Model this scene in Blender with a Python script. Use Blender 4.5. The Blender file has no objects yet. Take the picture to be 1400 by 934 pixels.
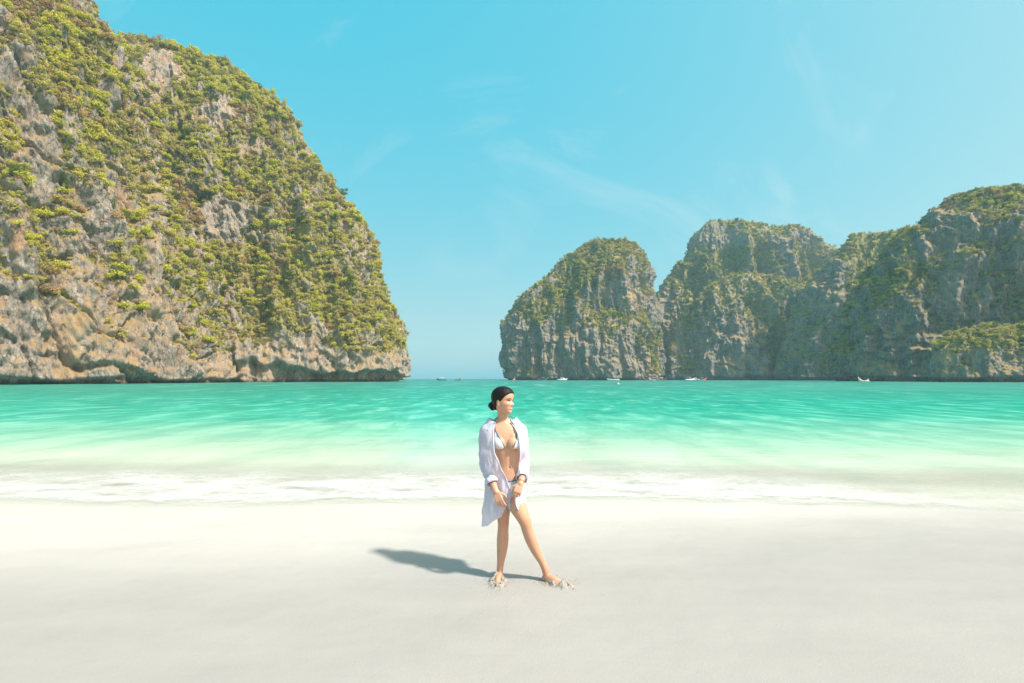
import bpy, bmesh, math, random
import numpy as np
from mathutils import Vector, Matrix, Quaternion
from mathutils.bvhtree import BVHTree

random.seed(7)
rng = np.random.default_rng(7)
scene = bpy.context.scene
C = scene.collection

# ------------------------------------------------------------------ camera, sky, sun, exposure
F = 660.0            # focal length in pixels of the 1400 px wide photograph
HOR = 517.5          # row of the horizon
CAMZ = 1.68
cam = bpy.data.cameras.new('camera')
cam.sensor_width = 36.0
cam.lens = 36.0 * F / 1400.0
cam.shift_y = (HOR - 467.0) / 1400.0
cam.clip_start = 0.05
cam.clip_end = 20000.0
cam_o = bpy.data.objects.new('camera', cam)
cam_o.location = (0, 0, CAMZ)
cam_o.rotation_euler = (math.radians(90), 0, 0)
C.objects.link(cam_o)
scene.camera = cam_o

SUN_EL = math.radians(49)
SUN_AZ = math.radians(118)          # clockwise from +Y: to the right of and behind the camera
sun_dir = Vector((math.sin(SUN_AZ) * math.cos(SUN_EL), math.cos(SUN_AZ) * math.cos(SUN_EL), math.sin(SUN_EL)))

world = bpy.data.worlds.new('World')
scene.world = world
world.use_nodes = True
wn, wl = world.node_tree.nodes, world.node_tree.links
wn.clear()
w_out = wn.new('ShaderNodeOutputWorld')
w_bg = wn.new('ShaderNodeBackground')
w_bg.inputs['Strength'].default_value = 0.12
w_sky = wn.new('ShaderNodeTexSky')
w_sky.sky_type = 'NISHITA'
w_sky.sun_disc = False
w_sky.sun_elevation = SUN_EL
w_sky.sun_rotation = SUN_AZ
w_sky.altitude = 0
w_sky.air_density = 1.0
w_sky.dust_density = 3.0
w_sky.ozone_density = 1.0
# tropical, cyan-leaning sky: one colour grade of the physical sky, the same in every direction
w_gam = wn.new('ShaderNodeGamma'); w_gam.inputs['Gamma'].default_value = 0.5
wl.new(w_sky.outputs['Color'], w_gam.inputs['Color'])
w_tint = wn.new('ShaderNodeCombineXYZ')
for ch, (cr_, cg_, cb_, c0_) in zip('XYZ', ((7.41, -4.56, -0.05, -1.38), (2.97, -2.36, 0.71, 1.53), (1.31, -2.07, 1.25, 2.90))):
    dp_ = wn.new('ShaderNodeVectorMath'); dp_.operation = 'DOT_PRODUCT'; dp_.inputs[1].default_value = (cr_, cg_, cb_)
    wl.new(w_gam.outputs['Color'], dp_.inputs[0])
    ad_ = wn.new('ShaderNodeMath'); ad_.operation = 'ADD'; ad_.inputs[1].default_value = c0_
    mx_ = wn.new('ShaderNodeMath'); mx_.operation = 'MAXIMUM'; mx_.inputs[1].default_value = 0.05
    wl.new(dp_.outputs['Value'], ad_.inputs[0]); wl.new(ad_.outputs[0], mx_.inputs[0]); wl.new(mx_.outputs[0], w_tint.inputs[ch])
# thin cirrus, laid out by direction over the whole sky
w_tc = wn.new('ShaderNodeTexCoord')
w_map = wn.new('ShaderNodeMapping')
w_map.inputs['Rotation'].default_value = (0.3, 0.5, 0.9)
w_map.inputs['Scale'].default_value = (0.9, 3.8, 1.6)
wl.new(w_tc.outputs['Generated'], w_map.inputs['Vector'])
w_n1 = wn.new('ShaderNodeTexNoise')
w_n1.inputs['Scale'].default_value = 2.3; w_n1.inputs['Detail'].default_value = 7
w_n1.inputs['Roughness'].default_value = 0.62; w_n1.inputs['Distortion'].default_value = 0.9
wl.new(w_map.outputs['Vector'], w_n1.inputs['Vector'])
w_mr = wn.new('ShaderNodeMapRange')
w_mr.inputs['From Min'].default_value = 0.53; w_mr.inputs['From Max'].default_value = 0.85
w_mr.inputs['To Min'].default_value = 0.0; w_mr.inputs['To Max'].default_value = 0.55
wl.new(w_n1.outputs['Fac'], w_mr.inputs['Value'])
w_cl = wn.new('ShaderNodeMix'); w_cl.data_type = 'RGBA'
wl.new(w_mr.outputs['Result'], w_cl.inputs['Factor'])
wl.new(w_tint.outputs['Vector'], w_cl.inputs['A'])
w_cl.inputs['B'].default_value = (3.6, 4.2, 4.3, 1)
wl.new(w_cl.outputs['Result'], w_bg.inputs['Color'])
wl.new(w_bg.outputs['Background'], w_out.inputs['Surface'])

sun = bpy.data.lights.new('sun', 'SUN')
sun.energy = 4.4
sun.angle = math.radians(3.5)
sun.color = (1.0, 0.925, 0.845)
sun_o = bpy.data.objects.new('sun', sun)
sun_o.rotation_euler = (-sun_dir).to_track_quat('-Z', 'Y').to_euler()
sun_o.location = sun_dir * 50
C.objects.link(sun_o)

scene.view_settings.view_transform = 'Standard'
scene.view_settings.look = 'None'
scene.view_settings.gamma = 1.0
scene.view_settings.exposure = 0.84
scene.view_settings.use_curve_mapping = False
scene.render.engine = 'CYCLES'
scene.cycles.use_denoising = True
scene.cycles.max_bounces = 6
scene.cycles.transparent_max_bounces = 8
scene.cycles.volume_bounces = 0
scene.cycles.sample_clamp_indirect = 6.0

# ------------------------------------------------------------------ helpers
def link(o, parent=None):
    C.objects.link(o)
    if parent is not None:
        o.parent = parent
    return o

def tag(o, label=None, cat=None, group=None, kind=None):
    if label: o['label'] = label
    if cat: o['category'] = cat
    if group: o['group'] = group
    if kind: o['kind'] = kind
    return o

def empty(name, loc=(0, 0, 0), rz=0.0):
    o = bpy.data.objects.new(name, None)
    o.empty_display_size = 0.2
    o.location = loc
    o.rotation_euler = (0, 0, rz)
    return link(o)

def mesh_obj(name, verts, faces, mat=None, parent=None, smooth=True):
    me = bpy.data.meshes.new(name)
    me.from_pydata([tuple(map(float, v)) for v in verts], [], [tuple(map(int, f)) for f in faces])
    if smooth:
        me.polygons.foreach_set('use_smooth', [True] * len(me.polygons))
    if mat: me.materials.append(mat)
    me.update()
    return link(bpy.data.objects.new(name, me), parent)

def np_mesh(name, V, Q, mat=None, smooth=True):
    """mesh from numpy vertices (n,3) and quads (m,4)"""
    me = bpy.data.meshes.new(name)
    me.vertices.add(len(V)); me.vertices.foreach_set('co', np.ascontiguousarray(V, dtype=np.float32).ravel())
    me.loops.add(Q.size); me.loops.foreach_set('vertex_index', np.ascontiguousarray(Q, dtype=np.int32).ravel())
    me.polygons.add(len(Q)); me.polygons.foreach_set('loop_start', np.arange(0, Q.size, 4, dtype=np.int32))
    me.update(calc_edges=True)
    if smooth: me.polygons.foreach_set('use_smooth', np.ones(len(Q), dtype=bool))
    if mat: me.materials.append(mat)
    me.validate()
    return me

def grid_quads(nr, nc, wrap=False):
    r = np.arange(nr - 1)[:, None]
    c = np.arange(nc if wrap else nc - 1)[None, :]
    c2 = (c + 1) % nc
    a = r * nc + c; b = r * nc + c2; d = (r + 1) * nc + c; e = (r + 1) * nc + c2
    return np.stack([a, b, e, d], -1).reshape(-1, 4)

_perm = rng.permutation(256); _perm = np.concatenate([_perm, _perm, _perm])
_grad = rng.normal(size=(256, 3)); _grad /= np.linalg.norm(_grad, axis=1, keepdims=True)
def perlin(P, seed=0):
    P = P + np.array([seed * 17.13, seed * 5.71, seed * 31.7])
    i = np.floor(P).astype(np.int64); f = P - i
    u = f * f * f * (f * (f * 6 - 15) + 10)
    i &= 255
    out = 0.0
    for dx in (0, 1):
        wx = u[..., 0] if dx else 1 - u[..., 0]
        h1 = _perm[(i[..., 0] + dx) & 255]
        for dy in (0, 1):
            wy = u[..., 1] if dy else 1 - u[..., 1]
            h2 = _perm[h1 + ((i[..., 1] + dy) & 255)]
            for dz in (0, 1):
                wz = u[..., 2] if dz else 1 - u[..., 2]
                g = _grad[_perm[h2 + ((i[..., 2] + dz) & 255)]]
                out = out + wx * wy * wz * (g[..., 0] * (f[..., 0] - dx) + g[..., 1] * (f[..., 1] - dy) + g[..., 2] * (f[..., 2] - dz))
    return out * 1.5
def fbm(P, seed=0, octv=4, gain=0.5):
    s, a, k = 0.0, 1.0, 1.0
    for o in range(octv):
        s = s + a * perlin(P * k, seed + o); a *= gain; k *= 2.03
    return s
def sstep(a, b, x):
    t = np.clip((x - a) / (b - a), 0, 1)
    return t * t * (3 - 2 * t)

def set_attr(me, name, val, typ='FLOAT'):
    at = me.attributes.new(name, typ, 'POINT')
    if typ == 'FLOAT': at.data.foreach_set('value', np.ascontiguousarray(val, dtype=np.float32).ravel())
    elif typ == 'FLOAT_COLOR': at.data.foreach_set('color', np.ascontiguousarray(val, dtype=np.float32).ravel())
    elif typ == 'FLOAT_VECTOR': at.data.foreach_set('vector', np.ascontiguousarray(val, dtype=np.float32).ravel())
    elif typ == 'INT': at.data.foreach_set('value', np.ascontiguousarray(val, dtype=np.int32).ravel())

class NT:
    """small shorthand for building a material's nodes"""
    def __init__(self, name):
        self.m = bpy.data.materials.new(name); self.m.use_nodes = True
        self.t = self.m.node_tree; self.t.nodes.clear()
        self.out = self.t.nodes.new('ShaderNodeOutputMaterial')
    def n(self, typ, ins=None, **props):
        nd = self.t.nodes.new(typ)
        for k, v in props.items(): setattr(nd, k, v)
        for k, v in (ins or {}).items():
            if isinstance(v, bpy.types.NodeSocket): self.t.links.new(v, nd.inputs[k])
            else: nd.inputs[k].default_value = v
        return nd
    def noise(self, vec, scale, detail=4, rough=0.55, dist=0.0):
        return self.n('ShaderNodeTexNoise', {'Vector': vec, 'Scale': scale, 'Detail': detail, 'Roughness': rough, 'Distortion': dist}).outputs['Fac']
    def ramp(self, fac, stops, interp='LINEAR'):
        nd = self.n('ShaderNodeValToRGB', {'Fac': fac})
        cr = nd.color_ramp; cr.interpolation = interp
        while len(cr.elements) < len(stops): cr.elements.new(0.5)
        for e, (p, c) in zip(cr.elements, stops):
            e.position = p; e.color = (c[0], c[1], c[2], 1) if hasattr(c, '__len__') else (c, c, c, 1)
        return nd.outputs['Color']
    def mapr(self, v, a, b, c=0.0, d=1.0):
        return self.n('ShaderNodeMapRange', {'Value': v, 'From Min': a, 'From Max': b, 'To Min': c, 'To Max': d}).outputs['Result']
    def math(self, op, a, b=0.0):
        nd = self.n('ShaderNodeMath', operation=op)
        for i, v in enumerate((a, b)):
            if isinstance(v, bpy.types.NodeSocket): self.t.links.new(v, nd.inputs[i])
            else: nd.inputs[i].default_value = v
        return nd.outputs[0]
    def mix(self, fac, a, b, blend='MIX'):
        nd = self.n('ShaderNodeMix', data_type='RGBA', blend_type=blend)
        for k, v in (('Factor', fac), ('A', a), ('B', b)):
            sk = nd.inputs[k] if k == 'Factor' else [s for s in nd.inputs if s.name == k and s.type == 'RGBA'][0]
            if isinstance(v, bpy.types.NodeSocket): self.t.links.new(v, sk)
            elif k == 'Factor': sk.default_value = v
            else: sk.default_value = (*v[:3], 1)
        return [s for s in nd.outputs if s.type == 'RGBA'][0]
    def map(self, vec, scale, rot=(0, 0, 0)):
        return self.n('ShaderNodeMapping', {'Vector': vec, 'Scale': scale, 'Rotation': rot}).outputs['Vector']
    def obj(self): return self.n('ShaderNodeTexCoord').outputs['Object']
    def pos(self): return self.n('ShaderNodeNewGeometry').outputs['Position']
    def attr(self, name, what='Fac'): return self.n('ShaderNodeAttribute', attribute_name=name).outputs[what]
    def bump(self, h, strength, dist): return self.n('ShaderNodeBump', {'Height': h, 'Strength': strength, 'Distance': dist}).outputs['Normal']
    def bsdf(self, color, rough=0.8, spec=0.3, normal=None, **kw):
        nd = self.n('ShaderNodeBsdfPrincipled', {'Roughness': rough, 'Specular IOR Level': spec})
        sk = nd.inputs['Base Color']
        if isinstance(color, bpy.types.NodeSocket): self.t.links.new(color, sk)
        else: sk.default_value = (*color[:3], 1)
        if normal is not None: self.t.links.new(normal, nd.inputs['Normal'])
        for k, v in kw.items():
            if isinstance(v, bpy.types.NodeSocket): self.t.links.new(v, nd.inputs[k])
            else: nd.inputs[k].default_value = v
        return nd.outputs['BSDF']
    def end(self, sh, vol=False):
        self.t.links.new(sh, self.out.inputs['Volume' if vol else 'Surface']); return self.m

def plain_mat(name, col, rough=0.6, spec=0.3, var=0.12, scale=8.0, **kw):
    t = NT(name)
    v = t.noise(t.obj(), scale, 3)
    c = t.mix(t.mapr(v, 0.3, 0.7), tuple(x * (1 - var) for x in col), tuple(min(1, x * (1 + var)) for x in col))
    return t.end(t.bsdf(c, rough, spec, **kw))

# ------------------------------------------------------------------ ground: beach that runs on as the sea bed
WZ = -0.10                           # water level
def shore_y(x):
    return 6.85 - 0.012 * np.clip(x, 0, 40) ** 1.6 + 0.16 * np.sin(x * 0.55 + 0.6) + 0.07 * np.sin(x * 1.7)
def sand_z(x, y):
    s = y - (shore_y(x) - 2.0)
    z = np.where(s > 0, -0.05 * s * sstep(-0.5, 1.5, s), 0.0)
    z = np.where(s > 40, -2.0 - (s - 40) * 0.02, z)
    z = np.where(y < 0, -0.012 * y, z)
    return np.maximum(z, -9.0)

geo_ = 6.0 * (600.0 ** np.linspace(0, 1, 56))[1:]
xs = np.concatenate([-geo_[::-1], np.arange(-6, 6.001, 0.035), geo_])
ys = np.concatenate([np.linspace(-80, 0.9, 30), np.arange(1.0, 9.0, 0.03), 9.0 * (367.0 ** np.linspace(0, 1, 110))])
X, Y = np.meshgrid(xs, ys)
P = np.stack([X, Y, np.zeros_like(X)], -1)
near = np.exp(-((X / 30) ** 2 + ((Y - 5) / 25) ** 2))
Z = sand_z(X, Y) + near * (0.012 * perlin(P * np.array([0.5, 0.9, 1]), 3) + 0.006 * perlin(P * np.array([1.6, 3.0, 1]), 4))
# dragged furrows and dents in the sand round the feet
def dent(cx, cy, rx, ry, d, ang=0.0):
    ca, sa = math.cos(ang), math.sin(ang)
    u = ((X - cx) * ca + (Y - cy) * sa) / rx; v = (-(X - cx) * sa + (Y - cy) * ca) / ry
    return d * np.exp(-(u * u + v * v))
for q_, (gx, gy, ln_, an_) in enumerate(((-.30, 4.18, .20, 1.9), (-.36, 4.28, .26, 2.1), (-.24, 4.22, .16, 1.7), (-.33, 3.98, .18, 2.2), (-.40, 4.42, .22, 1.8), (.42, 4.12, .22, .5), (.13, 4.0, .16, 2.7), (.20, 4.05, .12, 2.8), (-.18, 3.86, .14, .9))):
    Z += dent(gx, gy, ln_, .011, -.0045, an_) + dent(gx + .016, gy + .010, ln_, .010, .003, an_)
Z += near * (0.0022 * perlin(P * np.array([7, 9, 1]), 5) + 0.0012 * perlin(P * np.array([18, 22, 1]), 6))
Z += dent(-0.11, 4.06, .16, .12, -0.012) + dent(0.31, 3.98, .18, .10, -0.012)
t = NT('shade_graded_sand')
p = t.obj()
big = t.noise(t.map(p, (0.16, 0.42, 1)), 1.0, 3, 0.5, 0.4)
mid = t.noise(t.map(p, (0.8, 2.6, 1)), 1.0, 5, 0.6)
fine = t.noise(p, 260.0, 3, 0.7)
grit = t.noise(p, 55.0, 4, 0.7)
sep = t.n('ShaderNodeSeparateXYZ', {'Vector': p})
# soft shade edge painted into the sand: grey shaded foreground, paler sunlit tone beyond
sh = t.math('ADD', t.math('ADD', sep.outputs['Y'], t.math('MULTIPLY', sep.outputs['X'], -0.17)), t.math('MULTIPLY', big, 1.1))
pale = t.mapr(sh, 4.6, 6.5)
shadec = t.mix(t.mapr(mid, 0.3, 0.7), (0.318, 0.303, 0.284), (0.344, 0.328, 0.308))
sunlitc = t.mix(t.mapr(mid, 0.3, 0.7), (0.475, 0.448, 0.41), (0.51, 0.482, 0.442))
col = t.mix(pale, shadec, sunlitc)  # shaded and sunlit tones of one sand, held in its base colour
col = t.mix(t.mapr(fine, 0.55, 0.8, 0.0, 0.28), col, (0.36, 0.33, 0.28))
col = t.mix(t.mapr(grit, 0.62, 0.8, 0.0, 0.25), col, (0.68, 0.65, 0.6))
hgt = t.math('ADD', t.math('MULTIPLY', fine, 0.3), t.math('ADD', t.math('MULTIPLY', grit, 0.8), t.math('MULTIPLY', mid, 1.4)))
rgh = t.mapr(big, 0.3, 0.7, 0.52, 0.8)
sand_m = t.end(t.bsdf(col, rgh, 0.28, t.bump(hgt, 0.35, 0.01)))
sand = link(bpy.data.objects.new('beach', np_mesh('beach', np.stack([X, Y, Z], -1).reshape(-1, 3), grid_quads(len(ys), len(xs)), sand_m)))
tag(sand, 'smooth pale sand beach sloping into the bay', 'beach', kind='structure')

# ------------------------------------------------------------------ sea
nr, nc = 430, 380
v = np.linspace(0, 1, nr); yv = 4.7 * (3200 / 4.7) ** v
u = np.linspace(-1, 1, nc); u = u * (0.55 + 0.45 * u * u)
Y = np.repeat(yv[:, None], nc, 1); X = u[None, :] * (Y * 1.9 + 8)
P = np.stack([X, Y, np.zeros_like(X)], -1)
dy = Y * (math.log(3200 / 4.7) / nr)
Z = np.full_like(X, WZ)
shoal = sstep(1.5, 16.0, Y - shore_y(X))
for lam, amp, ang, sd in ((0.9, .009, .1, 1), (1.6, .016, -.25, 2), (2.7, .026, .2, 3), (4.6, .036, -.1, 4), (8.5, .05, .08, 5), (15, .06, -.15, 6)):
    ca, sa = math.cos(ang), math.sin(ang)
    w = perlin(np.stack([(X * ca + Y * sa) / (lam * 1.7), (-X * sa + Y * ca) / lam, X * 0], -1), sd + 20)
    w = 0.55 * w + 0.45 * (0.5 - np.abs(w))
    Z += amp * w * sstep(2.2, 4.5, lam / dy) * (0.08 + 0.92 * shoal)
# body colour of the water by its depth over white sand, with sandy and deeper patches
dist = Y - shore_y(X)
patch = perlin(np.stack([X / 26, Y / 14, X * 0], -1), 31) + 0.6 * perlin(np.stack([X / 9, Y / 4.2, X * 0], -1), 32)
d2 = np.maximum(dist * (1 + 0.22 * patch), 0.01)
stops = [(0.0, (.62, .60, .53)), (2.6, (.56, .56, .475)), (5.0, (.40, .49, .385)), (8.5, (.21, .45, .34)), (14, (.05, .37, .275)), (24, (.004, .315, .235)),
         (45, (.0, .255, .188)), (110, (.0, .205, .155)), (300, (.0, .175, .15)), (900, (.004, .14, .17)), (3000, (.01, .10, .17))]
ld = np.log(np.maximum(d2, .3) + 1)
sx = np.log(np.array([s[0] for s in stops]) + 1)
colr = np.stack([np.interp(ld, sx, [s[1][k] for s in stops]) for k in range(3)] + [np.ones_like(ld)], -1)
t = NT('sea_water')
p = t.pos()
sep = t.n('ShaderNodeSeparateXYZ', {'Vector': p})
r1 = t.noise(t.map(p, (0.55, 1.7, 1)), 1.0, 5, 0.6)
r2 = t.noise(t.map(p, (0.10, 0.42, 1)), 1.0, 6, 0.6)
r3 = t.noise(t.map(p, (2.2, 6.0, 1)), 1.0, 4, 0.6)
far = t.mapr(sep.outputs['Y'], 8, 60)
h = t.math('ADD', t.math('MULTIPLY', r1, 0.05), t.math('ADD', t.math('MULTIPLY', t.math('MULTIPLY', r2, far), 0.55), t.math('MULTIPLY', r3, 0.010)))
wc = t.attr('water_colour', 'Color')
wc = t.mix(t.mapr(r2, 0.35, 0.7, 0.0, 0.30), wc, (0.45, 0.85, 0.62), 'SOFT_LIGHT')
wc = t.mix(t.mapr(r1, 0.35, 0.68, 0.0, 0.13), wc, t.mix(0.5, wc, (0.62, 0.92, 0.76)), 'SCREEN')  # sky reflection on wave faces, painted as paler water colour
fl1 = t.noise(t.map(p, (0.75, 0.30, 1)), 1.0, 5, 0.62, 0.4)            # wavelets: wave-slope tones and pale sky-reflection flecks painted into the colour
fl2 = t.noise(t.map(p, (0.20, 0.055, 1)), 1.0, 6, 0.62, 0.4)
fl = t.mix(t.mapr(sep.outputs['Y'], 30, 110), fl1, fl2)
amt_ = t.math('MULTIPLY', t.mapr(fl, 0.44, 0.62), t.mapr(sep.outputs['Y'], 7.5, 22, 0.08, 0.75))
wc = t.mix(amt_, wc, t.mix(1.0, wc, (0.30, 0.66, 0.62), 'MULTIPLY'))
lite_ = t.math('MULTIPLY', t.mapr(fl, 0.46, 0.30), t.mapr(sep.outputs['Y'], 7.5, 20, 0.08, 0.34))
wc = t.mix(lite_, wc, (0.42, 0.72, 0.58))
nrm_w = t.bump(h, 1.0, 1.0)
dif_w = t.n('ShaderNodeBsdfDiffuse', {'Color': wc, 'Normal': nrm_w}).outputs[0]
gls_w = t.n('ShaderNodeBsdfGlossy', {'Color': (1, 1, 1, 1), 'Roughness': t.mapr(sep.outputs['Y'], 8, 80, 0.10, 0.28), 'Normal': nrm_w}).outputs[0]
fre_w = t.math('MINIMUM', t.n('ShaderNodeFresnel', {'IOR': 1.333, 'Normal': nrm_w}).outputs[0], 0.20)   # steep wavelet faces keep the mean reflectance low
sh_w = t.n('ShaderNodeMixShader', {0: fre_w, 1: dif_w, 2: gls_w}).outputs[0]
tr = t.n('ShaderNodeBsdfTransparent', {'Color': (0.95, 0.98, 0.95, 1)}).outputs['BSDF']
mx = t.n('ShaderNodeMixShader', {0: t.attr('water_body'), 1: tr, 2: sh_w})
water_m = t.end(mx.outputs[0])
me = np_mesh('sea', np.stack([X, Y, Z], -1).reshape(-1, 3), grid_quads(nr, nc), water_m)
set_attr(me, 'water_colour', colr.reshape(-1, 4), 'FLOAT_COLOR')
set_attr(me, 'water_body', sstep(0.2, 4.2, dist + 0.5 * patch).ravel() * 0.96)
sea = link(bpy.data.objects.new('sea', me))
tag(sea, 'clear turquoise bay water shading to emerald away from the beach', 'sea', kind='structure')

# spent wave: a lacy foam sheet with raised edges lying on the shallows
nr, nc = 150, 760
u = np.linspace(-1, 1, nc); xx = 16 * u
v = np.linspace(0, 1, nr)
X = np.repeat(xx[None, :], nr, 0)
lead = shore_y(X) - 0.12 + 0.16 * perlin(np.stack([X * 0.8, X * 0, X * 0], -1), 41) + 0.07 * perlin(np.stack([X * 2.6, X * 0, X * 0], -1), 42)
wid = 3.6 - 1.6 * sstep(2, 9, X) + 0.35 * perlin(np.stack([X * .35, X * 0, X * 0], -1), 43)
Y = lead + wid * v[:, None]
P = np.stack([X, Y, X * 0], -1)
n1 = fbm(P * np.array([1.1, 2.6, 1]), 44, 5, 0.6)
n2 = fbm(P * np.array([5, 9, 1]), 48, 3, 0.6)
V_ = v[:, None] + X * 0
body = sstep(0.0, 0.14, V_) * (1 - sstep(0.30, 1.0, V_))
dens = np.clip(body * (0.86 + 0.50 * n1 + 0.28 * n2) * (1 - .75 * sstep(3.5, 8, X)) * (1 - .45 * sstep(-5, -13, X)), 0, 1)
Z = np.maximum(WZ, sand_z(X, Y)) + 0.005 + 0.007 * dens + 0.004 * np.exp(-((V_ - 0.07) / .05) ** 2) * (0.6 + n1) + 0.003 * n2 * body
t = NT('sea_foam')
p = t.obj()
b1 = t.noise(p, 14.0, 5, 0.7); b2 = t.n('ShaderNodeTexVoronoi', {'Vector': p, 'Scale': 26.0}, feature='DISTANCE_TO_EDGE').outputs['Distance']
den = t.attr('foam_density')
a = t.mapr(t.math('ADD', den, t.math('MULTIPLY', t.math('SUBTRACT', b1, 0.5), 0.6)), 0.0, 1.05, 0.0, 0.72)
sh_f = t.bsdf((0.66, 0.655, 0.63), 0.6, 0.3, t.bump(t.math('ADD', b1, t.math('MULTIPLY', b2, 0.5)), 0.5, 0.02), **{'Subsurface Weight': 0.0})
mx = t.n('ShaderNodeMixShader', {0: a, 1: t.n('ShaderNodeBsdfTransparent').outputs[0], 2: sh_f})
me = np_mesh('sea_foam', np.stack([X, Y, Z], -1).reshape(-1, 3), grid_quads(nr, nc), t.end(mx.outputs[0]))
set_attr(me, 'foam_density', dens.ravel())
tag(link(bpy.data.objects.new('sea_foam', me)), 'soft white foam of a spent wave along the water edge', 'foam', kind='stuff')

# ------------------------------------------------------------------ limestone cliffs
def rock_mat(name, warm, grey, vz=1.0):
    t = NT(name)
    p = t.pos()
    n_str = t.noise(t.map(p, (0.45, 0.45, 0.08 * vz)), 1.0, 8, 0.72, 0.8)
    n_fine = t.noise(t.map(p, (1.5, 1.5, 0.9 * vz)), 1.0, 6, 0.75, 0.5)
    n_big = t.noise(t.map(p, (0.045, 0.045, 0.03)), 1.0, 4, 0.6)
    n_st2 = t.noise(t.map(p, (0.16, 0.16, 0.035)), 1.0, 7, 0.68, 0.8)
    n_grass = t.noise(t.map(p, (0.22, 0.22, 0.22)), 1.0, 6, 0.7)
    c = t.ramp(n_str, [(0.28, tuple(x * 0.42 for x in grey)), (0.40, tuple(x * 0.85 for x in grey)), (0.52, grey), (0.68, tuple(min(.66, x * 1.5) for x in grey))])
    c = t.mix(t.mapr(n_fine, 0.36, 0.56, 0.6, 0.0), c, tuple(x * 0.34 for x in grey))
    crk = t.n('ShaderNodeTexVoronoi', {'Vector': t.map(p, (0.55, 0.55, 0.22 * vz)), 'Scale': 1.0, 'Randomness': 1.0}, feature='DISTANCE_TO_EDGE').outputs['Distance']
    c = t.mix(t.mapr(t.math('ADD', crk, t.math('MULTIPLY', n_fine, 0.12)), 0.06, 0.13, 0.7, 0.0), c, tuple(x * 0.22 for x in grey))
    c = t.mix(t.mapr(n_st2, 0.52, 0.66, 0.0, 0.62 * warm), c, (0.50, 0.27, 0.12))
    c = t.mix(t.mapr(n_big, 0.52, 0.70, 0.0, 0.6 * warm), c, (0.58, 0.44, 0.30))
    # dry grass and creepers on the ledges
    up = t.n('ShaderNodeSeparateXYZ', {'Vector': t.n('ShaderNodeNewGeometry').outputs['Normal']}).outputs['Z']
    g = t.math('ADD', t.math('MULTIPLY', up, 0.75), t.math('MULTIPLY', t.math('SUBTRACT', n_grass, 0.5), 1.5))
    c = t.mix(t.mapr(t.math('ADD', g, t.mapr(n_big, 0.35, 0.65, -0.15, 0.15)), 0.18, 0.48, 0.0, 0.68), c, t.mix(t.mapr(n_fine, .35, .65), (0.48, 0.30, 0.11), (0.38, 0.27, 0.08)))
    veg = t.attr('veg')
    c = t.mix(t.mapr(t.math('ADD', veg, t.math('MULTIPLY', t.math('SUBTRACT', n_grass, 0.5), 1.2)), 0.45, 0.85, 0.0, 0.9), c, t.mix(t.mapr(n_fine, .3, .7), (0.20, 0.205, 0.045), (0.38, 0.33, 0.09)))
    # wet dark band above the water
    zz = t.n('ShaderNodeSeparateXYZ', {'Vector': p}).outputs['Z']
    c = t.mix(t.mapr(t.math('ADD', zz, t.math('MULTIPLY', n_fine, 1.2)), 0.9, 2.2, 0.8, 0.0), c, (0.045, 0.04, 0.03))
    h = t.math('ADD', t.math('MULTIPLY', n_fine, 0.8), t.math('ADD', t.math('MULTIPLY', n_str, 1.6), t.math('MULTIPLY', n_grass, 0.6)))
    return t.end(t.bsdf(c, 0.9, 0.15, t.bump(h, 0.9, 1.3)))

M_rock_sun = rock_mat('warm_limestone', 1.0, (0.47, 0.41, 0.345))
M_rock_far = rock_mat('grey_limestone', 0.7, (0.30, 0.28, 0.255), 0.4)

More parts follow.
